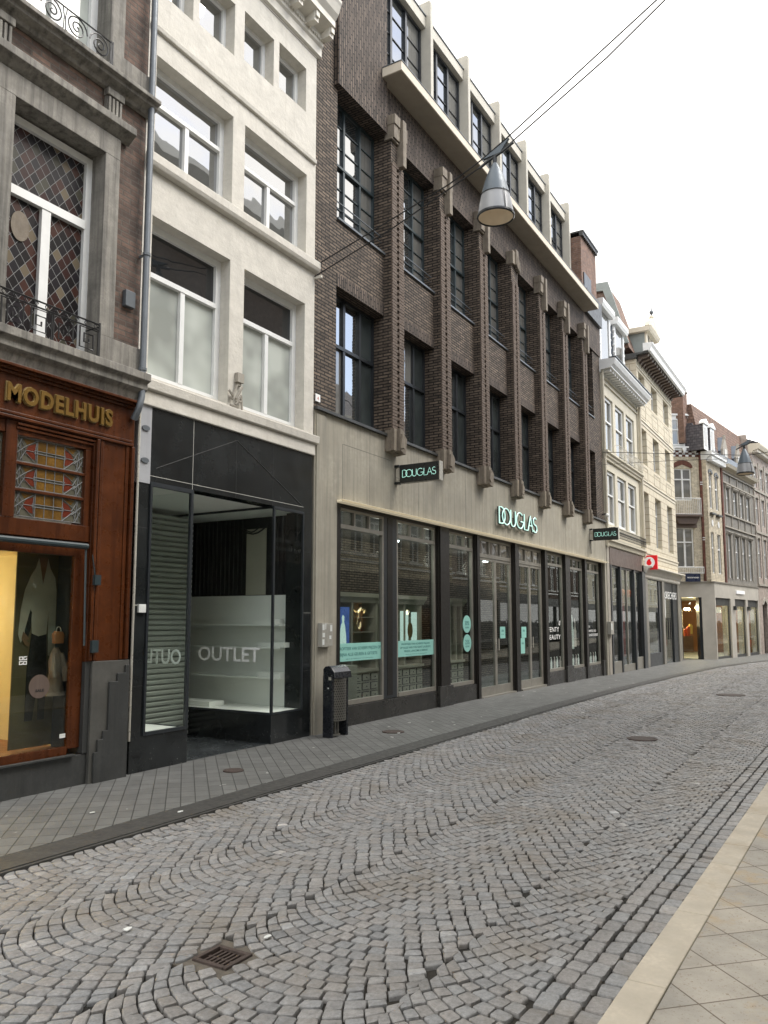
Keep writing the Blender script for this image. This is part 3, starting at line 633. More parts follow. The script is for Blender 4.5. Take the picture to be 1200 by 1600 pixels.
# balcony rails: greek key below, scrolls above
def bar(b, pts, r=.008): return b.tube(pts, r, 5)
g = MB(); yg = Y0 - .12
for z in (4.60, 4.54, 4.25): bar(g, [(4.02, yg, z), (5.13, yg, z)], .009)
for x in (4.02, 5.13): bar(g, [(x, yg, 4.22), (x, yg, 4.62)], .012); bar(g, [(x, yg, 4.58), (x, Y0 + .1, 4.58)], .008)
u = .27
for k in range(4):
    x = 4.055 + k * u; s_ = 1 if k % 2 == 0 else -1
    def X_(t): return x + (t if s_ > 0 else u - .02 - t)
    key = [(.0, .27), (.0, .52), (.22, .52), (.22, .31), (.06, .31), (.06, .46), (.17, .46), (.17, .37), (.11, .37), (.11, .41)]
    bar(g, [(X_(a), yg, 4.0 + b_) for a, b_ in key], .010)
for k in range(10): g.tube([(4.07 + k * .112 + .02 * cos(t), yg, 4.57 + .02 * sin(t)) for t in [i * pi / 4 for i in range(7)]], .005, 4); g.tube([(4.07 + k * .112 + .02 * cos(t), yg, 4.225 + .018 * sin(t)) for t in [i * pi / 4 for i in range(7)]], .005, 4)
g.build('balcony_rail', 'iron_black', lb)
g = MB(); yg = Y0 - .14
for z in (7.70, 7.44): bar(g, [(3.96, yg, z), (5.14, yg, z)], .008)
for x in (3.96, 5.12, 5.14): bar(g, [(x, yg, 7.42), (x, yg, 7.72)], .009)
for k in range(4):
    cx = 4.12 + k * .285; sg = 1 if k % 2 == 0 else -1
    g.tube([(cx + sg * (.128 - .0034 * i) * cos(i * .4), yg, 7.57 + (.128 - .0034 * i) * sin(i * .4)) for i in range(36)], .0075, 5)
    g.tube([(cx - sg * .118, yg, 7.69), (cx - sg * .135, yg, 7.6), (cx - sg * .13, yg, 7.47), (cx - sg * .1, yg, 7.45)], .006, 5)
g.build('balcony_rail', 'iron_black', lb)
g = MB()   # mahogany shopfront
g.box(5.20, 5.71, Y0 - .02, Y0 + .25, 1.19, 3.44)
for a, b_, d in ((5.215, 5.25, .05), (5.27, 5.31, .035), (5.60, 5.64, .035), (5.655, 5.695, .06)): g.box(a, b_, Y0 - d, Y0 - .021, 1.2, 3.44)
g.box(2.1, 5.71, Y0 - .023, Y0 + .25, 3.44, 3.93)
for z, d in ((3.46, .05), (3.50, .035), (3.87, .05), (3.90, .08), (3.925, .12)): g.box(2.1, 5.655 + d * .5, Y0 - d, Y0 - .024, z - .014, z + .014)
for z, d in ((3.415, .03), (3.38, .015)): g.box(4.34, 5.24 + d, Y0 - d, Y0 + .05, z - .012, z + .012)
g.box(2.1, 5.199, Y0 + .0, Y0 + .2, 2.38, 2.54); g.box(4.24, 4.36, Y0 - .004, Y0 + .19, 2.54, 3.44); g.box(2.1, 5.199, Y0 + .01, Y0 + .2, 3.32, 3.44)
g.box(5.13, 5.199, Y0 + .012, Y0 + .2, 2.54, 3.32)
for z in (2.81, 3.06): g.box(4.36, 5.13, Y0 + .02, Y0 + .06, z - .014, z + .014)
g.box(5.06, 5.199, Y0 + .03, Y0 + .075, .36, 2.38); g.box(2.1, 5.06, Y0 + .03, Y0 + .075, .3, .385); g.box(2.1, 5.06, Y0 + .03, Y0 + .075, 2.23, 2.379)
g.build('shopfront_timber', 'wood_mahogany', lb, bevel=.004)
MB().box(5.26, 5.725, Y0 - .05, Y0 + .2, -.05, 1.19).build('stone_pier', 'stone_pier', lb, bevel=.004)
g = MB()
g.prism([(5.30, -.05), (5.71, -.05), (5.71, 1.14), (5.66, 1.14), (5.66, 1.06), (5.56, 1.06), (5.56, .98), (5.46, .98), (5.46, .5), (5.40, .5), (5.40, .42), (5.34, .42), (5.34, .3), (5.30, .3)], Y0 - .075, Y0 - .051)
g.box(2.1, 5.258, Y0 - .01, Y0 + .2, -.05, .295); g.box(5.2, 5.258, Y0 - .02, Y0 + .2, .3, 1.188)
g.box(2.1, 5.1, Y0 - .05, Y0 + .0, .295, .315); g.build('stone_base', 'stone_dark', lb, bevel=.004)
g = MB(); g.tube([(2.1, Y0 - .05, 2.33), (5.14, Y0 - .05, 2.33)], .03, 10); g.tube([(5.14, Y0 - .03, 2.3), (5.15, Y0 - .05, 1.35)], .011, 6); g.tube([(5.2, Y0 - .06, 2.25), (5.25, Y0 - .05, 2.02)], .007, 6)
g.box(5.22, 5.29, Y0 - .09, Y0 - .021, 1.95, 2.05); g.box(5.22, 5.3, Y0 - .08, Y0 - .03, 1.28, 1.4); g.build('awning_rod', 'steel_teal', lb)
mk = MB(); mk.text('MODELHUIS', lambda u, v, n: (4.20 + u, Y0 - .024 - n, 3.60 + v), 1.19, .175, .034, bold=.035, space=1.15); mk.build('letter', 'gold_letter', lb)
mk = MB(); mk.text('MODELHUIS', lambda u, v, n: (4.192 + u, Y0 - .0235 - n, 3.594 + v), 1.206, .188, .022, bold=.05, space=1.13); mk.build('letter', 'gold_edge', lb)
# stained glass transom
sg_ = MB(); am, rd, sm_, ld = MB(), MB(), MB(), MB()
for zb, zt in ((2.56, 2.795), (2.825, 3.045), (3.075, 3.31)):
    x0, x1 = 4.37, 5.12; h = zt - zb; yp = Y0 + .05; zm = (zb + zt) / 2
    sm_.poly([(x0, yp, zb), (x1, yp, zb), (x1, yp, zt), (x0, yp, zt)])
    for i in range(3):
        for j in (0, 1):
            a = x0 + .235 + i * .1; am.poly([(a, yp - .003, zb + .012 + j * h * .53), (a + .094, yp - .003, zb + .012 + j * h * .53), (a + .094, yp - .003, zb + j * h * .53 + h * .43), (a, yp - .003, zb + j * h * .53 + h * .43)])
    for cx, s_ in ((x0 + .17, 1), (x1 - .17, -1)):
        rd.poly([(cx - s_ * .06, yp - .003, zm), (cx - s_ * .03, yp - .003, zm + .05), (cx + s_ * .05, yp - .003, zm + .085), (cx + s_ * .04, yp - .003, zm)])
        rd.poly([(cx - s_ * .06, yp - .003, zm - .005), (cx + s_ * .04, yp - .003, zm - .005), (cx + s_ * .05, yp - .003, zm - .075), (cx - s_ * .03, yp - .003, zm - .06)])
        am.poly([(cx - s_ * .05, yp - .002, zt - .06), (cx + s_ * .05, yp - .002, zt - .02), (cx + s_ * .02, yp - .002, zt - .005), (cx - s_ * .09, yp - .002, zt - .01)])
        for a, b_ in (((-.09, 0), (.055, -.115)), ((-.09, .02), (.055, .11)), ((-.06, 0), (.05, 0)), ((.05, -.08), (.04, 0)), ((.04, 0), (.05, .09)), ((-.12, -.1), (-.06, 0)), ((-.12, .1), (-.06, 0)), ((-.16, 0), (-.1, .11)), ((-.16, 0), (-.1, -.11)), ((-.14, -.11), (-.11, .11)), ((-.09, -.11), (-.13, .11)), ((-.17, .05), (-.06, -.04)), ((-.17, -.05), (-.06, .04))):
            ld.tube([(cx + s_ * a[0], yp - .006, zm + a[1]), (cx + s_ * b_[0], yp - .006, zm + b_[1])], .0035, 4)
    for i in range(4): ld.tube([(x0 + .232 + i * .1, yp - .006, zb), (x0 + .232 + i * .1, yp - .006, zt)], .004, 4)
    for dz in (-.012, .014): ld.tube([(x0 + .2, yp - .006, zm + dz), (x1 - .2, yp - .006, zm + dz)], .004, 4)
    for z in (zb + .006,): ld.tube([(x0, yp - .006, z), (x1, yp - .006, z)], .004, 4)
x0, x1 = 3.6, 4.24; sm_.poly([(x0, Y0 + .05, 2.56), (x1, Y0 + .05, 2.56), (x1, Y0 + .05, 3.31), (x0, Y0 + .05, 3.31)])
for k in range(7):
    for a in (x0 + .05, x0 + .3, x1 - .1): ld.tube([(a - .08, Y0 + .044, 2.58 + k * .11), (a, Y0 + .044, 2.63 + k * .11), (a + .09, Y0 + .044, 2.57 + k * .11), (a + .02, Y0 + .044, 2.68 + k * .11)], .0035, 4)
gp = sm_.build('stained_glass', 'glass_smoke', lb); am.build('amber_glass', 'glass_amber', gp); rd.build('red_glass', 'glass_red', gp); ld.build('lead_lines', 'lead_came', gp)
MB().box(2.1, 5.07, Y0 + .055, Y0 + .062, .38, 2.24).build('display_glass', 'glass_shop', lb)
rm = MB(); rm.box(2.0, 2.05, Y0 + .25, 9.5, .3, 2.36); rm.box(5.2, 5.25, Y0 + .25, 9.5, .3, 2.36); rm.box(2.0, 5.25, 9.5, 9.55, .3, 2.36); rm.box(2.0, 5.25, Y0 + .21, 9.5, 2.3, 2.36)
rm.build('interior_wall', 'warm_wall', lb); MB().box(2.0, 5.25, Y0 + .21, 9.5, .28, .34).build('interior_floor', 'shop_wood', lb)
MB().box(5.155, 5.198, Y0 + .14, Y0 + .4, .34, 2.3).build('window_return', 'steel_black', lb)
for xx, yy in ((2.6, 7.1), (3.3, 7.1), (3.9, 7.15), (3.0, 8.4), (4.5, 8.6)): MB().lathe([(1e-4, 0), (.05, 0), (.055, .03)], xx, yy, 14, 2.27).build('ceiling_spot', 'warm_lamp', lb)
room_light(lb, (3.9, 8.7, 1.7), 11); room_light(lb, (4.75, 8.9, 1.7), 13)
# poster board with a printed figure; it hangs just behind the glass
po = thing('fashion_poster', (4.72, 6.98, .4), 'tall dark shop poster of a figure in white blouse and black trousers behind the glass', 'poster')
MB().box(4.705, 5.197, 6.98, 6.995, .36, 2.28).build('board', 'poster_paper', po)
def flat(name, mat, pts, y, root, t=.003): return MB().prism([(4.745 + (a - 4.40) * .74, b_) for a, b_ in pts], y, y + t).build(name, mat, root)
bl = [(4.66, 2.22), (4.62, 2.12), (4.55, 2.04), (4.47, 1.9), (4.42, 1.7), (4.40, 1.46), (4.44, 1.38), (4.49, 1.46), (4.53, 1.6), (4.57, 1.72), (4.59, 1.58), (4.60, 1.47), (4.70, 1.44), (4.82, 1.46), (4.84, 1.7), (4.845, 1.5), (4.86, 1.25), (4.93, 1.22), (4.965, 1.3), (4.955, 1.6), (4.95, 1.9), (4.92, 2.03), (4.84, 2.12), (4.80, 2.22), (4.75, 2.1), (4.735, 1.95), (4.70, 2.1)]
flat('blouse', 'cloth_white', bl, 6.972, po)
flat('trousers', 'cloth_black', [(4.6, 1.48), (4.82, 1.47), (4.85, 1.1), (4.84, .62), (4.74, .62), (4.73, 1.0), (4.66, .62), (4.55, .62), (4.55, 1.1)], 6.9735, po)
flat('neck', 'skin_print', [(4.665, 2.23), (4.80, 2.23), (4.775, 2.12), (4.735, 1.97), (4.69, 2.12)], 6.970, po)
flat('hand', 'skin_print', [(4.45, 1.42), (4.50, 1.36), (4.56, 1.34), (4.57, 1.37), (4.52, 1.40), (4.56, 1.42), (4.5, 1.47), (4.47, 1.49)], 6.969, po)
flat('clutch_bag', 'cloth_black', [(4.49, 1.5), (4.56, 1.7), (4.585, 1.68), (4.58, 1.52), (4.54, 1.42), (4.5, 1.44)], 6.9705, po)
stk = thing('sale_sticker', (4.78, 6.64, .95), 'round grey sale sticker low on the display window', 'sticker')
MB().prism([(4.74 + .11 * cos(i * pi / 16), .98 + .11 * sin(i * pi / 16)) for i in range(32)], 6.605, 6.607).build('disc', 'brown_panel', stk)
MB().text('SALE', lambda u, v, n: (4.70 + u, 6.603 - n, .93 + v), .09, .025, .001, bold=.02).build('lettering', 'room_dark', stk)
lg = MB()
for i in (0, 1):
    for j in (0, 1):
        a, c_ = 4.52 + i * .042, 1.19 + j * .042
        lg.box(a, a + .036, 6.606, 6.608, c_, c_ + .007); lg.box(a, a + .036, 6.606, 6.608, c_ + .026, c_ + .033); lg.box(a, a + .007, 6.606, 6.608, c_ + .007, c_ + .026); lg.box(a + .029, a + .036, 6.606, 6.608, c_ + .007, c_ + (.026 if (i + j) % 2 else .016))
tag(lg.build('window_emblem', 'vinyl_white'), 'small white emblem of four curled squares on the display glass', 'window emblem')
tag(MB().box(4.985, 5.05, 6.606, 6.608, .47, .51).build('window_label', 'sticker_white'), 'tiny pale blue label at the low corner of the display glass', 'label')
# hanging coat and handbag inside the window
ct = MB(); prof = [(.035, 1.33), (.07, 1.28), (.10, 1.2), (.085, 1.08), (.11, .98), (.135, .86)]
n_ = 16; vs = [(5.06 + .75 * r * cos(2 * pi * k / n_) * (1 + .12 * sin(5 * k)), 6.82 + r * .6 * sin(2 * pi * k / n_), z) for r, z in prof for k in range(n_)]
ct.add(vs, [(i * n_ + k, i * n_ + (k + 1) % n_, (i + 1) * n_ + (k + 1) % n_, (i + 1) * n_ + k) for i in range(len(prof) - 1) for k in range(n_)])
ct.tube([(5.10, 6.8, 1.27), (5.13, 6.76, 1.12), (5.125, 6.74, 1.0)], [.032, .034, .026], 8); ct.tube([(5.02, 6.8, 1.27), (4.985, 6.76, 1.13), (4.99, 6.74, 1.04)], [.032, .034, .026], 8)
tag(ct.build('coat', 'cloth_beige', smooth=True), 'beige belted coat on display behind the shop window', 'coat')
hb = thing('handbag', (4.93, 6.76, 1.36), 'small tan leather handbag with chain handle above the beige coat', 'handbag')
MB().prism([(4.99, 1.37), (5.09, 1.37), (5.10, 1.46), (5.075, 1.49), (5.0, 1.49), (4.98, 1.46)], 6.74, 6.79).build('body', 'leather_tan', hb, bevel=.008)
MB().tube([(5.01 + .028 * (1 - cos(t)), 6.76, 1.49 + .045 * sin(t)) for t in [i * pi / 8 for i in range(9)]], .005, 5).build('handle', 'sign_steel', hb)
tag(MB().box(5.50, 5.63, 6.50, 6.56, 4.96, 5.14).build('junction_box', 'zinc', bevel=.006), 'small grey electric box on the brown brick wall beside the drainpipe', 'junction box')
# ================================================================ white painted house
wh = thing('white_house', (7.4, 6.56, 0), 'white painted narrow house over a black stone outlet shopfront', 'building')
ops = [(5.88, 7.18, 4.29, 6.17), (7.45, 8.77, 4.29, 6.16), (5.87, 7.18, 6.90, 8.12), (7.41, 8.78, 6.92, 8.14),
       (5.80, 6.42, 8.93, 9.66), (6.53, 7.17, 8.97, 9.70), (7.36, 7.98, 9.04, 9.75), (8.10, 8.74, 9.11, 9.80)]
g = MB(); g.wall(5.745, 9.0, 3.985, 10.15, Y0, ops, .2, 1.0); g.box(5.745, 9.0, 9.5, 10.6, 0, 11.2); g.box(5.745, 5.76, Y0 + 1.0, 9.5, 0, 11.2); g.box(8.985, 9.0, Y0 + 1.0, 9.5, 0, 11.2); g.box(5.745, 9.0, Y0 + .05, 9.5, 10.9, 11.2)
g.box(5.76, 8.985, Y0 + .35, 9.5, 3.985, 4.2)
g.build('wall', 'plaster_white', wh)
g = MB(); g.prism([(Y0, 6.70), (Y0 - .07, 6.715), (Y0 - .09, 6.76), (Y0 - .09, 6.86), (Y0, 6.89)], 5.76, 9.03, 'x')
g.prism([(Y0, 8.39), (Y0 - .035, 8.40), (Y0 - .045, 8.46), (Y0, 8.475)], 5.76, 8.98, 'x')
g.prism([(Y0, 4.12), (Y0 - .07, 4.135), (Y0 - .08, 4.24), (Y0, 4.27)], 5.77, 9.06, 'x'); g.prism([(Y0, 3.955), (Y0 - .035, 3.96), (Y0 - .03, 4.12), (Y0, 4.12)], 5.78, 9.01, 'x')
g.build('ledge', 'plaster_white', wh, bevel=.008)
g = MB(); g.prism([(Y0 + .9, 10.15), (Y0 - .02, 10.15), (Y0 - .05, 10.17), (Y0 - .05, 10.30), (Y0 - .08, 10.33), (Y0 - .08, 10.50), (Y0 - .30, 10.56), (Y0 - .30, 10.66), (Y0 - .36, 10.74), (Y0 - .40, 10.86), (Y0 - .42, 10.9), (Y0 - .42, 10.95), (Y0 + .9, 10.97)], 5.76, 9.06, 'x')
for k in range(9): x = 5.9 + k * .385; g.box(x, x + .1, Y0 - .25, Y0 - .081, 10.40, 10.545); g.box(x + .01, x + .09, Y0 - .28, Y0 - .251, 10.46, 10.54)
for k in range(60): x = 5.80 + k * .0545; g.ball((x, Y0 - .09, 10.40), .022, 5)
g.prism([(Y0, 10.13), (Y0 - .012, 10.13), (Y0 - .012, 10.142), (Y0, 10.142)], 5.76, 9.0, 'x')
g.build('cornice', 'paint_offwhite', wh)
MB().box(5.74, 9.08, Y0 - .44, Y0 + .9, 10.971, 11.0).build('gutter_edge', 'zinc', wh)
wy = Y0 + .16
for i, (a, b_, c_, d) in enumerate(ops):
    if i < 2: window(wh, a, b_, c_ + .02, d, wy, 'paint_white', 'pane', fw=.085, fd=.07, cols=(.5,), rows=(.67,), bw=.035, below=.67, trans=.06, panes={(0, 0): 'pane_blind', (1, 0): 'pane_blind', (None, 1): 'pane_dark'})
    elif i < 4: window(wh, a, b_, c_ + .02, d, wy, 'paint_white', 'pane', fw=.075, fd=.07, cols=(.5,), rows=(.62,), bw=.032, below=.62, trans=.05)
    else: window(wh, a, b_, c_ + .01, d, wy, 'paint_white', 'pane', fw=.06, fd=.05)
tag(MB().box(9.0, 9.03, 6.44, 6.62, 6.62, 6.66).build('wall_bracket', 'paint_offwhite'), 'small pale bracket where the lamp cables meet the brick wall', 'bracket')
# drainpipe
dp = thing('drainpipe', (5.70, 6.45, 3.8), 'long grey metal drainpipe between the brick and white houses', 'drainpipe')
MB().tube([(5.715, 6.45, 11.0), (5.715, 6.45, 4.08), (5.705, 6.44, 3.99), (5.68, 6.43, 3.92), (5.665, 6.44, 3.84), (5.66, 6.5, 3.74)], .036, 12).build('pipe', 'zinc', dp, smooth=True)
g = MB()
for z in (4.3, 5.6, 7.4, 9.1): g.lathe([(.036, -.02), (.045, -.015), (.045, .015), (.036, .02)], 5.715, 6.45, 14, z); g.box(5.705, 5.725, 6.49, 6.57, z - .012, z + .012)
g.build('collar', 'zinc', dp)
tag(MB().tube([(5.755, 6.515, 3.9), (5.755, 6.515, .35)], .014, 8).build('conduit', 'sign_steel'), 'thin pale conduit running down beside the black shopfront', 'pipe')
# carved/metal letter sculpture between the white house's windows
sc = MB()
sc.box(7.30, 7.42, Y0 - .06, Y0 - .001, 4.60, 4.72); sc.box(7.33, 7.39, Y0 - .04, Y0 - .001, 4.56, 4.60)
for a in (((7.24, 4.38), (7.31, 4.56)), ((7.30, 4.38), (7.41, 4.55)), ((7.17, 4.46), (7.24, 4.40)), ((7.17, 4.38), (7.24, 4.36)), ((7.30, 4.30), (7.39, 4.44)), ((7.40, 4.44), (7.41, 4.26)), ((7.31, 4.34), (7.40, 4.36)), ((7.20, 4.28), (7.33, 4.27))):
    sc.tube([(a[0][0], Y0 - .03, a[0][1]), (a[1][0], Y0 - .04, a[1][1])], .016, 5)
tag(sc.build('letter_sculpture', 'stone_light'), 'small pale relief of jumbled bars between the white house windows', 'wall relief')
# ---- outlet shopfront (parts of the white house)
g = MB()
g.box(5.965, 8.99, Y0, Y0 + .2, 3.12, 3.955); g.box(5.79, 5.965, Y0 + .002, Y0 + .2, -.05, 3.09); g.box(8.79, 8.99, Y0 + .002, Y0 + .3, -.05, 3.119)
g.box(5.79, 6.625, Y0 - .012, Y0 + .0, -.05, .375); g.box(5.966, 6.625, Y0 + .001, 8.6, -.05, .374); g.box(8.12, 8.789, Y0 - .01, 8.9, -.05, .374)
g.build('granite_cladding', 'granite_black', wh, bevel=.002)
MB().box(5.79, 5.963, Y0 - .006, Y0 + .2, 3.092, 3.954).build('metal_plate', 'plate_grey', wh)
for z in (3.34, 3.70): MB().prism([(5.875 + .055 * cos(i * pi / 8), z + .03 * sin(i * pi / 8)) for i in range(16)], Y0 - .02, Y0 - .0065).build('oval_plate', 'zinc', wh)
g = MB(); yy = Y0 - .0015
g.box(5.97, 8.79, yy, Y0 - .0003, 3.182, 3.188); g.box(6.612, 6.618, yy, Y0 - .0002, 3.12, 3.955); g.box(5.80, 5.962, Y0 - .0005, Y0 + .0015, 1.755, 1.765); g.box(8.80, 8.985, yy + .002, Y0 + .0015, 1.70, 1.703); g.build('light_joint', 'grout', wh)
g = MB()
g.tube([(7.37, yy, 3.86), (8.75, yy, 3.20)], .007, 4); g.tube([(6.05, yy, 3.28), (7.37, yy, 3.86)], .0025, 4)
for x in (7.37, 8.1): g.box(x - .0015, x + .0015, yy, Y0 - .0004, 3.12, 3.95)
for z in (2.55, .9): g.box(8.80, 8.985, yy + .002, Y0 + .0015, z, z + .003)
for z in (2.6, .9): g.box(5.80, 5.962, yy + .002, Y0 + .0014, z, z + .003)
g.build('dark_joint', 'grout' if False else 'stone_dark', wh)
g = MB()   # steel frames of both vitrines
for a, b_ in ((5.967, 5.995), (6.585, 6.622)): g.box(a, b_, Y0 - .02, Y0 + .02, .376, 3.118)
g.box(5.995, 6.585, Y0 - .02, Y0 + .02, 3.07, 3.118); g.box(5.995, 6.585, Y0 - .025, Y0 + .02, .376, .41)
for a, b_ in ((8.12, 8.15), (8.765, 8.788)): g.box(a, b_, Y0 - .016, Y0 + .016, .376, 3.118)
g.box(8.15, 8.765, Y0 - .016, Y0 + .016, 3.08, 3.118); g.box(8.15, 8.765, Y0 - .016, Y0 + .016, .376, .40)
g.box(8.122, 8.148, Y0 + .016, 8.6, .376, .40); g.box(6.59, 6.618, Y0 + .02, 8.58, .376, .40); g.box(8.122, 8.148, Y0 + .016, 8.6, 3.09, 3.118); g.box(8.122, 8.148, 8.57, 8.6, .4, 3.09)
g.build('vitrine_frame', 'steel_black', wh)
MB().box(5.995, 6.585, Y0 - .002, Y0 + .004, .41, 3.07).build('vitrine_glass', 'glass_outlet', wh); MB().box(8.15, 8.765, Y0 - .002, Y0 + .004, .40, 3.08).build('vitrine_glass', 'glass_outlet', wh)
MB().box(8.132, 8.138, Y0 + .016, 8.57, .40, 3.09).build('vitrine_glass', 'glass_outlet', wh); MB().box(6.602, 6.608, Y0 + .02, 8.58, .40, 3.10).build('vitrine_glass', 'glass_outlet', wh)
g = MB(); g.box(5.97, 6.6, Y0 + .02, 8.55, .3745, .392); g.box(8.15, 8.9, Y0 + .02, 8.85, .3745, .392); g.build('vitrine_floor', 'white_board', wh)
MB().box(5.97, 8.985, Y0 + .2, 9.0, 3.12, 3.16).build('recess_ceiling', 'white_board', wh)
g = MB(); g.box(5.966, 8.985, 9.0, 9.05, -.05, 3.12); g.box(8.965, 8.985, Y0 + .3, 9.0, .4, 3.12)
for k in [q for q in range(24) if not 4 <= q <= 9]: g.tube([(8.93, 6.95 + k * .085, 1.9), (8.93, 6.95 + k * .085, 3.1)], .014, 5)
g.build('recess_wall', 'room_dark', wh)
g = MB(); g.box(5.967, 5.985, Y0 + .21, 9.0, .4, 3.12); g.build('vitrine_wall', 'white_board', wh)
g = MB(); z = .02
while z < 3.04: g.prism([(8.04, z), (8.005, z + .02), (8.0, z + .05), (8.035, z + .068)], 6.63, 8.11, 'x'); z += .072
g.build('roller_shutter', 'shutter', wh)
structure(MB().box(6.626, 8.119, Y0 + .03, 9.0, -.03, .0095).build('pavement', 'floor_black'))
mk = MB(); mk.text('OUTLET', lambda u, v, n: (8.126 - n, 7.86 - u, 1.045 + v), 1.10, .195, .002, bold=.012); mk.build('letter', 'vinyl_white', wh)
mk = MB(); mk.text('OUTLET', lambda u, v, n: (6.612 + n, 6.67 + u, 1.09 + v), .80, .175, .002, bold=.012); mk.build('letter', 'vinyl_white', wh)
tag(MB().box(5.845, 5.945, Y0 - .03, Y0 + .001, 1.68, 1.77).build('key_box', 'sticker_white', bevel=.004), 'small white lock box on the black stone pier of the outlet shop', 'key box')
su = thing('shelf_unit', (8.9, 7.8, .39), 'white empty shelf unit standing inside the right outlet window', 'shelf')
MB().box(8.90, 8.93, 6.72, 8.82, .392, 1.96).build('back_panel', 'white_board', su)
for z, y_ in ((.80, 6.9), (1.22, 6.85), (1.54, 6.95)): MB().box(8.66, 8.90, 6.86, 8.8, z - .018, z).build('shelf', 'white_board', su)
for (a, b_, z, lab) in ((6.86, 7.25, .801, 'low'), (6.78, 7.25, 1.221, 'middle'), (6.95, 7.35, 1.541, 'top')): tag(MB().box(8.68, 8.88, a, b_, z, z + .07).build('white_box', 'white_board'), 'flat white box lying on the %s shelf in the right outlet window' % lab, 'box')
tag(MB().box(8.3, 8.6, 7.8, 8.5, .393, .46).build('white_board', 'white_board'), 'flat white plinth board on the floor of the right outlet window', 'board')
tag(MB().box(8.935, 8.95, 7.35, 7.72, 1.97, 2.95).build('wall_panel', 'cabinet_cream'), 'tall pale panel hanging above the white shelf unit', 'panel')
cb = MB(); cb.tube([(8.9, 7.3 + .09 * i, 2.98 - .11 * sin(i * pi / 6)) for i in range(7)], .012, 5); cb.tube([(8.9, 7.45 + .05 * i, 2.97 - .07 * sin(i * pi / 6)) for i in range(7)], .01, 5); tag(cb.build('loose_cable', 'rubber'), 'black loose cable looping under the ceiling of the outlet window', 'cable')
for z, lab in ((.95, 'lowest'), (1.29, 'middle'), (1.61, 'highest')): tag(MB().box(5.986, 6.1, 6.75, 6.98, z, z + .012).build('wall_shelf', 'white_board'), '%s small white shelf in the narrow left outlet window' % lab, 'shelf')
tag(MB().box(6.9, 6.96, 8.93, 8.945, 1.9, 2.25).build('notice', 'sticker_white'), 'narrow white notice on the dark back of the entrance recess', 'notice')
# ================================================================ dark brick department building
db = thing('brick_store_building', (16.8, 6.56, 0), 'long dark brown brick building with projecting piers and a concrete shop fascia', 'building')
BX0, BX1 = 9.02, 24.6
PER = 1.865; PX0 = [11.04 + PER * k for k in range(7)]; PW = .40
bays = [(9.60, PX0[0])] + [(PX0[k] + PW, PX0[k + 1]) for k in range(6)] + [(PX0[6] + PW, 23.80)]
YW = 6.58
ops = [(a, b_, 4.70, 6.76) for a, b_ in bays] + [(a, b_, 7.86, 10.03) for a, b_ in bays]
g = MB(); g.wall(BX0, BX1, 4.66, 10.03, YW, ops, .32, 2.5); g.box(BX0, BX1, YW + 2.5, 14.0, 0, 14.6)
g.box(BX0, 9.50, YW, YW + 1.0, 10.03, 14.4); g.box(BX0, BX1, YW + .33, YW + 2.4, 6.85, 7.75)
g.build('wall', 'brick_dark', db)
g = MB(); g.box(9.50, 11.0, 6.49, 7.6, 10.026, 15.0); g.box(11.001, BX1, 6.545, 7.0, 10.025, 10.96)
for i, (a, b_) in enumerate(bays): g.box(a + (.003 if i else .003), b_ - .003, YW - .004, YW + .02, 6.756, 6.96)
g.build('upright_brickwork', 'brick_dark_upright', db)
MB().box(22.97, BX1, 6.60, 8.2, 10.96, 13.45).build('end_gable', 'brick_orange', db)
g = MB()
for k in range(12): g.box(22.95 + k * .14, 22.95 + k * .14 + .10, 6.52, 6.64, 13.45, 13.57)
g.box(22.95, BX1 + .03, 6.50, 8.2, 13.57, 13.62); g.build('coping', 'stone_dark', db)
tmp = MB().box(23.15, 23.9, 6.57, 6.597, 11.7, 12.35); tmp.build('recess_grille', 'steel_black', db)
MB().box(23.0, 24.6, 6.45, 6.55, 10.97, 11.75).build('parapet_panel', 'stone_dark', db)
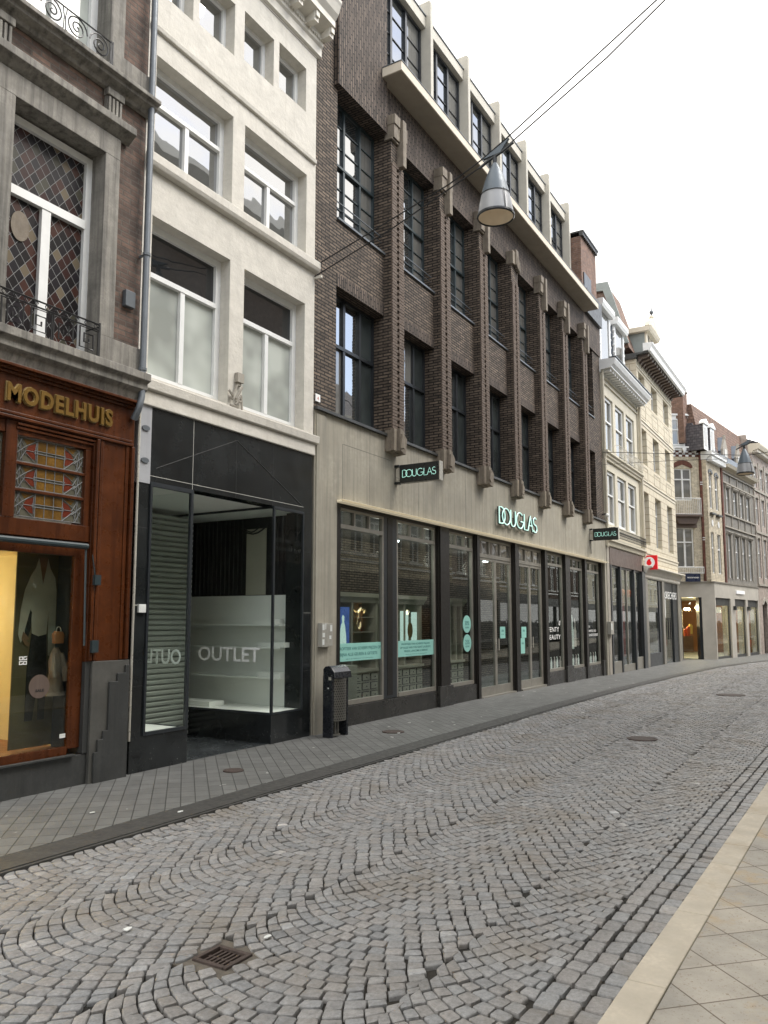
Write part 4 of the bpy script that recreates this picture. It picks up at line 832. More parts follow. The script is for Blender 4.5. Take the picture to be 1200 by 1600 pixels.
# piers: brick core, rustic serrated face, carved capital and corbel
pr = random.Random(3)
for k, x0 in enumerate(PX0):
    p = MB().box(x0 - .004, x0 + PW + .004, 6.435, YW + .3, 4.72, 9.93).build('pier', 'brick_dark', db)
    f = MB(); z = 4.74; r = 0; ch = .0535
    while z < 9.5:
        e = r % 2
        f.box(x0 + .0, x0 + (.155 if e else .185), 6.414 - pr.uniform(0, .006), 6.4345, z, z + ch - .009)
        f.box(x0 + (.235 if e else .205), x0 + PW, 6.414 - pr.uniform(0, .006), 6.4345, z + .004, z + ch - .005)
        if not e: f.prism([(x0 + .165, 6.42), (x0 + .197, 6.39), (x0 + .23, 6.42)], z, z + ch - .008, 'z')
        z += ch; r += 1
    f.build('rustic_face', 'brick_relief', p)
    if k not in (3,):
        c = MB(); c.box(x0 - .02, x0 + .13, 6.36, 6.56, 9.93, 10.32); c.box(x0 - .03, x0 + .17, 6.34, 6.54, 10.18, 10.36); c.box(x0 + .13, x0 + .21, 6.37, 6.54, 9.95, 10.3)
        c.box(x0 + .21, x0 + .33, 6.31, 6.54, 9.5, 10.36); c.box(x0 + .33, x0 + .42, 6.34, 6.54, 10.02, 10.28); c.box(x0 + .33, x0 + .38, 6.36, 6.54, 9.72, 10.0); c.box(x0 - .05, x0 + .2, 6.39, 6.55, 9.90, 9.93)
    else:
        c = MB(); c.box(x0 - .02, x0 + .12, 6.38, 6.56, 9.93, 10.25); c.box(x0 + .14, x0 + .3, 6.36, 6.54, 9.95, 10.33)
        for j in range(5): c.box(x0 + .12 + j * .055, x0 + .16 + j * .055, 6.35, 6.545, 9.94 - j * .03, 10.3 - j * .055)
    c.build('capital', 'stone_carved', db, bevel=.008)
    c = MB(); c.prism([(x0 - .02, 4.40), (x0 + .36, 4.38), (x0 + .40, 4.74), (x0 - .02, 4.76)], 6.45, 6.555)
    c.prism([(x0 - .01, 4.41), (x0 + .10, 4.405), (x0 + .10, 4.78), (x0 - .01, 4.78)], 6.38, 6.45); c.prism([(x0 + .12, 4.42), (x0 + .22, 4.40), (x0 + .25, 4.76), (x0 + .12, 4.80)], 6.33, 6.45)
    c.prism([(x0 + .24, 4.40), (x0 + .36, 4.39), (x0 + .40, 4.66), (x0 + .30, 4.74), (x0 + .26, 4.62)], 6.36 - .01 * (k % 3), 6.45)
    for j in range(4): c.prism([(x0 + .1 + .05 * j, 4.45 + .03 * ((j + k) % 3)), (x0 + .15 + .05 * j, 4.46), (x0 + .16 + .05 * j, 4.62), (x0 + .13 + .05 * j, 4.70 - .02 * j)], 6.30 + .012 * j, 6.34)
    c.build('carved_corbel', 'stone_carved', db, bevel=.006)
# stone fascia
g = MB(); g.wall(BX0 + .01, BX1 + .01, 3.40, 4.655, 6.555, [], 0, .4); g.box(BX0 + .01, 9.62, 6.555, 6.9, -.1, 3.3995); g.box(24.42, BX1 + .01, 6.555, 6.9, -.3, 3.3995)
g.box(BX0 + .04, 9.30, 6.535, 6.554, -.1, 4.60)
g.build('stone_fascia', 'concrete_fascia', db)
g = MB()
for x, a, b_ in ((9.31, -.05, 4.65), (9.76, 3.41, 4.28), (10.55, 3.41, 4.65), (12.2, 3.41, 4.65), (14.2, 3.41, 4.65), (16.3, 3.41, 4.65), (18.5, 3.41, 4.65), (20.6, 3.41, 4.65), (22.7, 3.41, 4.65), (24.42, 3.41, 4.65)): g.box(x - .003, x + .003, 6.5535, 6.5545, a, b_)
g.box(9.76, 11.2, 6.5535, 6.5545, 4.277, 4.282); g.build('stone_joint', 'stone_dark', db)
MB().box(BX0, BX1 + .02, 6.50, 6.60, 4.656, 4.70).build('sill_band', 'stone_dark', db)
MB().box(9.62, 24.42, 6.48, 6.60, 3.37, 3.3995).build('glow_strip', 'glow_strip', db)
MB().box(BX0 + .6, BX1 + .02, 6.455, 6.5, 3.4, 3.404).build('strip_cap', 'glow_strip', db)
# windows
for i, (a, b_) in enumerate(bays):
    wy = YW + .2
    window(db, a, b_, 4.705, 6.755, wy, 'steel_black', 'pane', fw=.045, fd=.06, cols=(.36, .69), rows=(.59,), bw=.03, trans=.055,
           panes={(0, 0): 'pane_curtain' if i % 3 == 0 else 'pane', (1, 0): 'pane', (2, 0): 'pane_screened', (0, 1): 'pane', (1, 1): 'pane_curtain' if i % 2 else 'pane', (2, 1): 'pane_screened'})
    window(db, a, b_, 7.87, 10.025, wy, 'steel_teal', 'pane', fw=.045, fd=.06, cols=(.34, .68), rows=(.5,), bw=.024, trans=.04, thin=(.17, .33, .66, .83),
           panes={(0, 0): 'pane', (1, 0): 'pane', (2, 0): 'pane_curtain', (0, 1): 'pane', (1, 1): 'pane', (2, 1): 'pane_curtain'})
    MB().box(a, b_, YW - .035, YW + .2, 7.835, 7.868).build('window_sill', 'zinc', db)
    g = MB().tube([(a + .02, YW + .05, 8.18), (b_ + .0, YW + .05, 8.18)], .011, 6); g.tube([(a + .02, YW + .05, 8.08), (b_, YW + .05, 8.08)], .006, 5); g.build('guard_rail', 'zinc', db)
# canopy slab + penthouse
MB().box(10.84, 22.95, 6.11, 7.4, 10.975, 11.14).build('canopy_slab', 'canopy_concrete', db, bevel=.004)
MB().box(10.86, 22.93, 6.13, 6.56, 10.966, 10.9749).build('canopy_soffit', 'canopy_soffit', db)
g = MB(); g.box(10.83, 22.96, 6.10, 7.0, 11.141, 11.155); g.build('canopy_edge', 'zinc', db)
FR = [13.61 + PER * k for k in range(6)]
for k, xr in enumerate(FR):
    g = MB(); g.prism([(7.28, 11.156), (6.90, 11.156), (6.90, 14.52), (6.93, 14.57), (7.28, 14.57)], xr - .12, xr, 'x'); g.build('roof_fin', 'fin_grey', db, bevel=.012)
    xa = FR[k - 1] if k else 11.6
    MB().box(xa, xr - .12, 7.02, 7.27, 13.97, 14.22).build('lintel', 'fin_grey', db, bevel=.004); MB().box(xa, xr - .12, 7.0, 7.27, 14.221, 14.25).build('lintel_cap', 'zinc', db)
    window(db, xa, xr - .12, 11.156, 13.968, 7.13, 'steel_black', 'pane', fw=.06, fd=.07, cols=(.34, .655), rows=(.34,), bw=.035, trans=.06, thin=(.11, .22, .5, .66, .82), panes={(0, 0): 'pane', (1, 0): 'pane', (2, 0): 'pane_curtain', (0, 1): 'pane', (1, 1): 'pane', (2, 1): 'pane_curtain'})
MB().box(11.01, 22.93, 7.285, 9.0, 11.1, 14.2).build('roof_room', 'fin_grey', db)
# ---- shopfront
YS = 6.62
posts = [(9.625, 9.86), (11.17, 11.64) if False else (11.26, 11.55), (13.10, 13.62), (14.80, 15.06), (16.93, 17.30), (18.97, 19.30), (20.62, 21.15), (22.42, 22.74), (24.15, 24.42)]
g = MB()
for i, (a, b_) in enumerate(posts):
    if i == 1: g.box(a + .06, b_ - .06, YS + .06, YS + .2, .36, 3.37); continue
    g.box(a, b_, YS + .04, YS + .2, -.2, 3.37); g.box(a + .07, b_ - .07, YS - .01, YS + .04, -.2, 3.37); g.box(a + .03, a + .05, YS + .01, YS + .04, -.2, 3.37); g.box(b_ - .05, b_ - .03, YS + .01, YS + .04, -.2, 3.37)
g.box(9.86, 24.15, YS + .05, YS + .2, 3.33, 3.3699)
g.build('shopfront_post', 'bronze_metal', db)
g = MB()
for a, b_, ba, bb in ((9.86, 13.12, -.1, .30), (13.6, 14.82, -.1, .31), (19.28, 20.65, -.2, .28), (21.13, 24.17, -.25, .27)): g.box(a, b_, YS + .02, YS + .19, ba, bb)
for a, b_ in ((13.08, 13.64), (20.6, 21.17), (24.13, 24.44)): g.box(a, b_, YS - .03, YS + .03, -.25, .38)
for x in (11.4, 12.9, 22.6): pass
g.build('granite_plinth', 'granite_plinth', db, bevel=.004)
panels = [(9.86, 11.20, .31, 0), (11.64, 13.10, .31, 0), (13.62, 14.80, .32, 0), (19.30, 20.62, .29, 0), (21.15, 22.42, .28, 0), (22.74, 24.15, .28, 0)]
MB().box(11.2, 11.64, YS + .065, YS + .125, .3105, 3.3299).build('shopfront_frame', 'steel_black', db)
yg = YS + .1
for a, b_, zb, _ in panels:
    f = MB(); f.box(a, a + .04, yg - .035, yg + .03, zb, 3.33); f.box(b_ - .04, b_, yg - .035, yg + .03, zb, 3.33)
    f.box(a + .04, b_ - .04, yg - .045, yg + .03, 3.01, 3.075); f.box(a + .04, b_ - .04, yg - .05, yg + .03, zb, zb + .07); f.box(a + .04, b_ - .04, yg - .03, yg + .03, 3.285, 3.33)
    for t in (1 / 3, 2 / 3): f.box(a + (b_ - a) * t - .022, a + (b_ - a) * t + .022, yg - .035, yg + .03, 3.0755, 3.2845)
    fo = f.build('display_window', 'bronze_light', db); MB().box(a + .03, b_ - .03, yg, yg + .008, zb + .05, 3.3).build('pane', 'glass_shop', fo)
for a, b_ in ((15.06, 16.93), (17.30, 18.97)):
    f = MB(); f.box(a, a + .05, yg - .03, yg + .03, 0, 3.33); f.box(b_ - .05, b_, yg - .03, yg + .03, 0, 3.33); f.box(a + .05, b_ - .05, yg - .04, yg + .03, 2.93, 3.01); f.box(a + .05, b_ - .05, yg - .03, yg + .03, 3.285, 3.33)
    for t in (1 / 3, 2 / 3): f.box(a + (b_ - a) * t - .03, a + (b_ - a) * t + .03, yg - .03, yg + .03, 3.0105, 3.2845)
    fo = f.build('door_surround', 'bronze_light', db); MB().box(a + .05, b_ - .05, yg, yg + .008, 3.01, 3.285).build('pane', 'pane_curtain', fo)
    m_ = (a + b_) / 2
    for x0, x1, hx in ((a + .052, m_ - .004, m_ - .05), (m_ + .004, b_ - .052, m_ + .05)):
        f = MB(); f.box(x0, x0 + .05, yg - .025, yg + .025, .02, 2.928); f.box(x1 - .05, x1, yg - .025, yg + .025, .02, 2.928); f.box(x0 + .05, x1 - .05, yg - .025, yg + .025, .02, .2); f.box(x0 + .05, x1 - .05, yg - .025, yg + .025, 2.87, 2.928)
        dr = f.build('door', 'bronze_light', db); MB().box(x0 + .04, x1 - .04, yg - .004, yg + .004, .19, 2.88).build('pane', 'glass_shop', dr); MB().tube([(hx - (.02 if hx < m_ else -.02), yg - .06, .95), (hx - (.02 if hx < m_ else -.02), yg - .06, 1.2)], .012, 6).build('handle', 'sign_steel', dr)
    MB().box(a, b_, YS - .02, YS + .2, -.1, .018).build('threshold', 'bronze_light', db)
# store interior
for q in ((11.0, 8.0), (13.2, 7.8), (15.2, 7.8), (18.0, 8.2), (21.5, 8.5)): room_light(db, (q[0], q[1], 2.9), 9, (1, .95, .86), .2)  # added fill lights without fixtures, so the cabinets in the dark store show
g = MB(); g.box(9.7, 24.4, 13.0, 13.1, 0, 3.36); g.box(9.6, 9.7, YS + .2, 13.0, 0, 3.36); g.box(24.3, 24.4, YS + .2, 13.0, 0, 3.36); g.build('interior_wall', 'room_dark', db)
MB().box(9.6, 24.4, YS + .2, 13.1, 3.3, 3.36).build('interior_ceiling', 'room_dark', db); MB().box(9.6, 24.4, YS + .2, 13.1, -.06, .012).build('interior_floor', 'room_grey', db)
for x, y in ((11.4, 8.2), (14.4, 8.3), (17.4, 9.3), (20.8, 9.0), (13, 10.6)): MB().lathe([(1e-4, 0), (.07, 0), (.08, .03)], x, y, 12, 3.26).build('ceiling_spot', 'cool_lamp', db)
for (cx0, cx1, lab) in ((12.05, 14.0, 'wide cream drawer cabinet seen behind the first store window'), (14.35, 15.95, 'cream drawer cabinet with tall shelves behind the second store window'), (17.4, 18.15, 'narrow cream drawer cabinet behind the round mint stickers')):
    cbn = thing('display_cabinet', ((cx0 + cx1) / 2, 8.6, 0), lab, 'cabinet')
    g = MB(); g.box(cx0, cx1, 8.5, 8.9, 0, .56); g.box(cx0 - .03, cx1 + .03, 8.46, 8.92, .56, .62); g.box(cx0, cx0 + .08, 8.5, 8.9, .62, 2.0); g.box(cx1 - .08, cx1, 8.5, 8.9, .62, 2.0); g.box(cx0 + .08, cx1 - .08, 8.86, 8.9, .62, 2.0)
    g.prism([(8.9, 1.95), (8.48, 1.95), (8.46, 2.0), (8.40, 2.06), (8.38, 2.14), (8.9, 2.14)], cx0 - .06, cx1 + .06, 'x'); mid = (cx0 + cx1) / 2; g.box(mid - .03, mid + .03, 8.5, 8.859, .62, 1.949)
    g.build('carcass', 'cabinet_cream', cbn)
    for z in (1.0, 1.35, 1.65): MB().box(cx0 + .08, cx1 - .08, 8.54, 8.86, z, z + .015).build('shelf', 'cabinet_cream', cbn)
    n_ = max(2, int((cx1 - cx0) / .3)); dw = (cx1 - cx0) / n_
    for i in range(n_):
        for j in range(3):
            x = cx0 + i * dw + .03; z = .03 + j * .178
            o_ = MB().box(x, x + dw - .06, 8.485, 8.4995, z, z + .145).build('drawer', 'seam_dark', cbn); MB().box(x + .012, x + dw - .072, 8.475, 8.4849, z + .012, z + .133).build('drawer_front', 'cabinet_cream', o_); MB().ball((x + dw / 2 - .03, 8.46, z + .072), .013, 5).build('knob', 'seam_dark', o_)
pl = tag(MB().box(10.95, 11.35, 7.3, 7.7, 0, .84).build('display_plinth', 'cabinet_cream', bevel=.004), 'plain pale plinth standing just behind the first mint window banner', 'plinth')
scn = thing('video_screen', (12.6, 9.0, 1.0), 'tall glowing blue video screen deep inside the perfume store', 'screen')
MB().box(12.2, 12.62, 8.30, 8.34, .95, 1.85).build('display', 'screen_blue', scn); MB().prism([(12.28, .96), (12.52, .96), (12.50, 1.3), (12.46, 1.5), (12.43, 1.56), (12.44, 1.66), (12.40, 1.70), (12.36, 1.66), (12.37, 1.56), (12.33, 1.5), (12.29, 1.3)], 8.293, 8.2995).build('figure_image', 'screen_white', scn); MB().box(12.17, 12.19, 8.28, 8.34, .6, 1.9).build('stand', 'steel_black', scn)
for x0, x1, z0, z1, lab in ((15.0, 15.35, 1.05, 1.8, 'bright pale light panel inside the cream cabinet'), (15.5, 15.75, 1.05, 1.78, 'narrow bright panel at the right of the cream cabinet')): tag(MB().box(x0, x1, 8.52, 8.535, z0, z1).build('light_panel', 'screen_white'), lab, 'light panel')
mr = thing('round_mirror', (14.85, 8.3, 1.0), 'small round gold framed mirror on the store cabinet', 'mirror')
MB().prism([(15.05 + .1 * cos(i * pi / 12), 1.38 + .17 * sin(i * pi / 12)) for i in range(24)], 8.3, 8.32).build('frame', 'gold_edge', mr); MB().tube([(15.05, 8.31, 1.21), (15.05, 8.31, .98)], .012, 6).build('stand', 'gold_edge', mr)
# bottle displays printed along the windows + stickers
def bottle(b, x, z, w_, h, y): return b.prism([(x - w_ / 2, z), (x + w_ / 2, z), (x + w_ / 2, z + h * .55), (x + w_ * .2, z + h * .68), (x + w_ * .2, z + h * .86), (x + w_ * .05, z + h), (x - w_ * .38, z + h), (x - w_ * .38, z + h * .93), (x - w_ * .14, z + h * .88), (x - w_ * .2, z + h * .68), (x - w_ / 2, z + h * .55)], y, y + .002)
yd = yg + .012
def sticker(name, x0, x1, z0, z1, lab, lines=(), mat='mint', cat='sticker', rnd_=False, ink='ink_teal'):
    t = thing(name, ((x0 + x1) / 2, yg - .004, z0), lab, cat)
    b = MB()
    if rnd_: b.prism([((x0 + x1) / 2 + (x1 - x0) / 2 * cos(i * pi / 20), (z0 + z1) / 2 + (z1 - z0) / 2 * sin(i * pi / 20)) for i in range(40)], yg - .005, yg - .002)
    else: b.box(x0, x1, yg - .005, yg - .002, z0, z1)
    b.build('film', mat, t)
    if lines:
        m = MB()
        for (s_, u0, v0, w_, h_) in lines: m.text(s_, lambda u, v, n, u0=u0, v0=v0: (x0 + u0 + u, yg - .0055 - n, z0 + v0 + v), w_, h_, .0008, bold=.01)
        m.build('lettering', ink, t)
    return t
sticker('window_banner', 9.90, 11.16, .97, 1.245, 'wide mint sale banner with two lines of capitals, nearest the litter bin', (('PROFITEER VAN SCHERPE PRIJZEN OP', .01, .155, 1.24, .062), ('BIJNA ALLE GEUREN & GIFTSETS', .06, .065, 1.08, .062), ('kijk in de winkel voor de voorwaarden', .22, .025, .8, .016)), cat='banner')
sticker('window_banner', 11.70, 13.06, .97, 1.245, 'wide mint sale banner with three lines of small capitals on the second pane', (('PROFITEER VAN SCHERPE PRIJZEN', .15, .19, 1.05, .042), ('OP ALLES VAN YVES SAINT LAURENT,', .10, .13, 1.15, .042), ('PRADA, LANCOME & ARMANI', .25, .07, .86, .042), ('kijk in de winkel voor de voorwaarden', .3, .028, .8, .014)), cat='banner')
sticker('discount_sticker', 14.35, 14.73, 1.345, 1.695, 'upper of the two round mint discount stickers', (('30%', .09, .15, .2, .09), ('KORTING', .10, .09, .18, .035)), rnd_=True)
sticker('discount_sticker', 14.36, 14.74, .965, 1.315, 'lower of the two round mint discount stickers', (('25%', .09, .15, .2, .09), ('KORTING', .10, .09, .18, .035)), rnd_=True)
sticker('door_notice', 16.28, 16.57, 1.20, 1.455, 'mint notice on the right leaf of the first store door', (('OPEN', .08, .14, .13, .05), ('10 - 18', .08, .07, .13, .03)), cat='notice')
sticker('door_notice', 17.58, 17.89, 1.185, 1.445, 'square mint notice on the left leaf of the second store door', (('OPEN', .08, .14, .13, .05),), cat='notice')
sticker('door_notice', 17.52, 17.79, .82, 1.18, 'tall mint notice just below the square mint one', (('SALE', .06, .22, .14, .05),), cat='notice')
fb = thing('window_lettering', (19.9, yg, 1.1), 'white window lettering reading FENTY BEAUTY', 'lettering')
m = MB(); m.text('FENTY', lambda u, v, n: (19.47 + u, yg - .004 - n, 1.30 + v), .86, .12, .001); m.text('BEAUTY', lambda u, v, n: (19.42 + u, yg - .004 - n, 1.10 + v), 1.02, .12, .001)
m.poly([(20.30, yg - .004, 1.47), (20.42, yg - .004, 1.52), (20.36, yg - .004, 1.60)]); m.poly([(20.34, yg - .004, 1.52), (20.46, yg - .004, 1.6), (20.40, yg - .004, 1.44)]); m.build('letters', 'vinyl_white', fb)
wl_ = thing('window_lettering', (23.5, yg, 1.1), 'three short white lines of lettering on the last store pane', 'lettering')
m = MB(); m.text('NEW', lambda u, v, n: (22.96 + u, yg - .004 - n, 1.37 + v), .24, .07, .001); m.text('SHAMPOO AND', lambda u, v, n: (22.96 + u, yg - .004 - n, 1.25 + v), .86, .07, .001); m.text('CONDITIONER', lambda u, v, n: (22.96 + u, yg - .004 - n, 1.13 + v), 1.05, .07, .001); m.build('letters', 'vinyl_white', wl_)
for (xs_, lab) in (([19.55 + .235 * i for i in range(5)], 'row of pale bottles along the sill under the beauty lettering'), ([21.40 + .24 * i for i in range(4)], 'row of pale bottles along the sill below the hanging giant bottles'), ([23.1 + .25 * i for i in range(4)], 'row of pale bottles along the sill of the last store pane')):
    t = thing('bottle_row', (xs_[0], yg + .03, .35), lab, 'bottles')
    for i, x in enumerate(xs_): bottle(MB(), x, .35, .15, .30, yg + .03 + .01 * (i % 2)).build('bottle', 'vinyl_white' if i % 2 else 'vinyl_blush', t)
gb = thing('bottle_display', (21.7, yg + .05, .8), 'bunch of giant pale bottles hanging in the store window', 'display')
for x, z, w_, h, mt in ((21.70, .80, .26, .95, 'vinyl_white'), (22.0, .85, .22, .80, 'vinyl_blush'), (21.45, .80, .18, .6, 'vinyl_blush')): bottle(MB(), x, z, w_, h, yg + .05 + (x - 21.4) * .05).build('bottle', mt, gb)
for x, lab in ((16.5, 'small white cup on the floor behind the first store door'), (18.0, 'small white cup on the floor behind the second store door')): tag(MB().lathe([(1e-4, 0), (.05, 0), (.065, .13), (.06, .13)], x, 6.95, 12, .015).build('cup', 'vinyl_white'), lab, 'cup')
# ---- lettering strokes: thin geometric capitals
def arc(cx, cy, rx, ry, a0, a1, n=14): return [(cx + rx * cos(radians(a0 + (a1 - a0) * i / n)), cy + ry * sin(radians(a0 + (a1 - a0) * i / n))) for i in range(n + 1)]
GL = {'D': ([[(0, 0), (0, 1)] + arc(.28, .5, .42, .5, 90, -90) + [(0, 0)]], .62), 'O': ([arc(.45, .5, .48, .5, 0, 360, 24)], .98),
      'U': ([[(0, 1), (0, .35)] + arc(.3, .33, .3, .33, 180, 360) + [(.6, .35), (.6, 1)]], .74), 'G': ([arc(.46, .5, .46, .5, 50, 350, 20) + [(.92, .45), (.55, .45)]], 1.02),
      'L': ([[(0, 1), (0, 0), (.42, 0)]], .5), 'A': ([[(0, 0), (.36, 1), (.72, 0)], [(.14, .36), (.58, .36)]], .78), 'S': ([arc(.24, .74, .22, .25, 40, 270, 10) + arc(.25, .25, .25, .25, 90, -150, 12)], .52)}
def strokes(word, fn, w_, h_, r, n=5, over=-.20):
    x = 0; segs = []
    for i, ch in enumerate(word):
        st_, adv = GL[ch]; x_off = over if i == 1 else 0
        for s_ in st_: segs.append([(x + x_off + p[0], p[1]) for p in s_])
        x += adv + x_off
    mxw = max(p[0] for s_ in segs for p in s_); b = MB()
    for s_ in segs: b.tube([fn(p[0] / mxw * w_, p[1] * h_) for p in s_], r, n)
    return b
fl = thing('store_sign', (16.9, 6.5, 3.7), 'tall black halo-lit store name letters fixed to the concrete fascia', 'sign')
strokes('DOUGLAS', lambda u, v: (15.76 + u, 6.50, 3.695 + v), 2.36, .36, .026).build('letters', 'sign_black', fl)
strokes('DOUGLAS', lambda u, v: (15.72 + u, 6.462, 3.70 + v), 2.36, .36, .014).build('bright_edge', 'letter_glow', fl)
g = MB()
for x in (15.95, 16.7, 17.4, 18.0): g.tube([(x, 6.55, 3.9), (x, 6.5, 3.9)], .01, 5)
g.build('bracket', 'sign_black', fl)
def blade(name, X, ya, yb, z0, z1, lab, h=.12):
    t = thing(name, (X, ya, z0), lab, 'sign')
    MB().box(X, X + .11, yb, ya - .05, z0, z1).build('box', 'sign_black', t, bevel=.004)
    MB().box(X - .004, X + .114, yb - .012, yb, z0 - .004, z1 + .004).build('end_cap', 'sign_steel', t)
    MB().box(X + .02, X + .09, ya - .05, ya + .03, z0 + .05, z1 - .05).build('bracket', 'sign_steel', t)
    MB().box(X + .01, X + .10, ya - .03, ya + .055, z0 - .01, z0 + .03).build('foot', 'sign_black', t)
    MB().box(X + .01, X + .10, ya - .03, ya + .055, z1 - .03, z1 + .01).build('foot', 'sign_black', t)
    L = (ya - .05) - yb
    strokes('DOUGLAS', lambda u, v: (X - .006, ya - .05 - L * .08 - u, z0 + (z1 - z0 - h) / 2 + v), L * .84, h, .0055, 4, over=-.06).build('lettering', 'mint_glow', t)
    strokes('DOUGLAS', lambda u, v: (X + .116, yb + L * .12 + u, z0 + (z1 - z0 - h) / 2 + v), L * .76, h, .0065, 4).build('lettering', 'mint_glow', t)
blade('blade_sign', 11.33, 6.50, 5.70, 3.90, 4.21, 'near black blade sign with thin mint name, jutting from the concrete fascia')
blade('blade_sign', 22.85, 6.50, 5.72, 3.93, 4.28, 'far black blade sign with thin mint name, at the right end of the fascia')
MB().tube([(22.92, 6.54, 3.93), (22.92, 6.54, 3.55)], .01, 5).build('sign_cable', 'rubber', db)
cc = thing('security_camera', (24.35, 6.45, 4.85), 'small white security camera at the right end of the brick wall', 'camera')
MB().ball((24.38, 6.42, 4.86), .06, 8).build('dome', 'white_board', cc); MB().box(24.36, 24.42, 6.44, 6.58, 4.88, 4.92).build('arm', 'steel_black', cc)
hn = thing('house_number', (9.11, 6.57, 4.8), 'tiny white plate with a red mark low on the dark brick wall', 'plate')
MB().box(9.06, 9.17, 6.56, 6.575, 4.79, 4.90).build('plate', 'vinyl_white', hn); MB().text('4', lambda u, v, n: (9.095 + u, 6.558 - n, 4.815 + v), .035, .05, .001).build('numeral', 'plastic_red', hn)
eb = thing('electric_box', (9.28, 6.5, 1.2), 'grey stickered electric box on the concrete pier behind the litter bin', 'electric box')
MB().box(9.12, 9.27, 6.46, 6.535, 1.22, 1.56).build('cabinet', 'box_grey', eb, bevel=.005); MB().box(9.275, 9.42, 6.48, 6.554, 1.23, 1.55).build('cabinet', 'box_grey', eb, bevel=.005)
for a in ((9.13, 9.18, 1.46, 1.54), (9.135, 9.19, 1.36, 1.42), (9.13, 9.18, 1.25, 1.33), (9.2, 9.22, 1.47, 1.55)): MB().box(a[0], a[1], 6.458, 6.4599, a[2], a[3]).build('paper_sticker', 'sticker_white', eb)
for a in ((9.35, 9.4, 1.44, 1.53), (9.33, 9.38, 1.33, 1.38)): MB().box(a[0], a[1], 6.478, 6.4799, a[2], a[3]).build('paper_sticker', 'sticker_white', eb)
eb2 = thing('electric_box', (24.9, 6.5, 1.2), 'grey electric box at the right end of the perfume store front', 'electric box')
MB().box(24.5, 24.85, 6.44, 6.55, 1.16, 1.56).build('cabinet', 'box_grey', eb2, bevel=.006); MB().box(24.53, 24.66, 6.438, 6.4399, 1.3, 1.5).build('paper_sticker', 'sticker_white', eb2)
# ---- litter bin
bn = thing('litter_bin', (9.16, 6.2, 0), 'black street litter bin with a perforated grey basket and curved hood', 'litter bin')
for x in (8.95, 9.31): MB().box(x, x + .04, 6.16, 6.32, -.02, .84).build('post', 'bin_black', bn, bevel=.006)
hd = MB(); hp_ = [(6.30, .80), (6.31, .93), (6.27, .965), (6.18, .96), (6.08, .90), (6.01, .83), (6.0, .80)]
hd.prism([(6.315, .78), (6.315, .93), (6.28, .965), (6.23, .972), (6.17, .95), (6.12, .89), (6.10, .80), (6.13, .80), (6.15, .83), (6.29, .83), (6.29, .78)], 8.945, 9.355, 'x'); hd.build('hood', 'bin_black', bn, bevel=.012)
bk = MB(); n_ = 22; zs = [.22, .235, .79, .80]; out_ = [(8.992, 6.30), (9.308, 6.30)] + [(9.15 + .158 * cos(t), 6.20 - .09 * sin(t) if True else 0) for t in [pi * i / 12 for i in range(13)]]
bk.prism(out_, .22, .80, 'z'); bk.build('basket', 'basket_metal', bn, bevel=.006)
dm = MB()
for iz in range(16):
    for t in range(1, 12):
        a = pi * (t + .5 * (iz % 2)) / 12; x, y = 9.15 + .159 * cos(a), 6.20 - .091 * sin(a); z = .25 + iz * .034
        dm.add([(x - .014 * sin(a), y - .01 * cos(a), z), (x, y - .003, z + .012), (x + .014 * sin(a), y + .01 * cos(a), z), (x, y - .003, z - .012)], [(0, 1, 2, 3)])
    for jy in range(3): y = 6.21 + .033 * jy + .016 * (iz % 2); z = .25 + iz * .034; dm.add([(8.9915, y - .011, z), (8.9915, y, z + .012), (8.9915, y + .011, z), (8.9915, y, z - .012)], [(0, 1, 2, 3)])
dm.build('perforation', 'seam_dark', bn)
g = MB()
for x in (9.0, 9.07, 9.14): g.box(x, x + .035, 6.2, 6.22, .04, .22)
g.box(8.97, 9.18, 6.18, 6.24, .02, .045); g.build('rear_stay', 'basket_metal', bn)
MB().box(8.9455, 8.95, 6.18, 6.22, .78, .82).build('lock', 'sign_steel', bn); MB().box(8.946, 8.95, 6.22, 6.235, .66, .68).build('paper_sticker', 'sticker_white', bn)
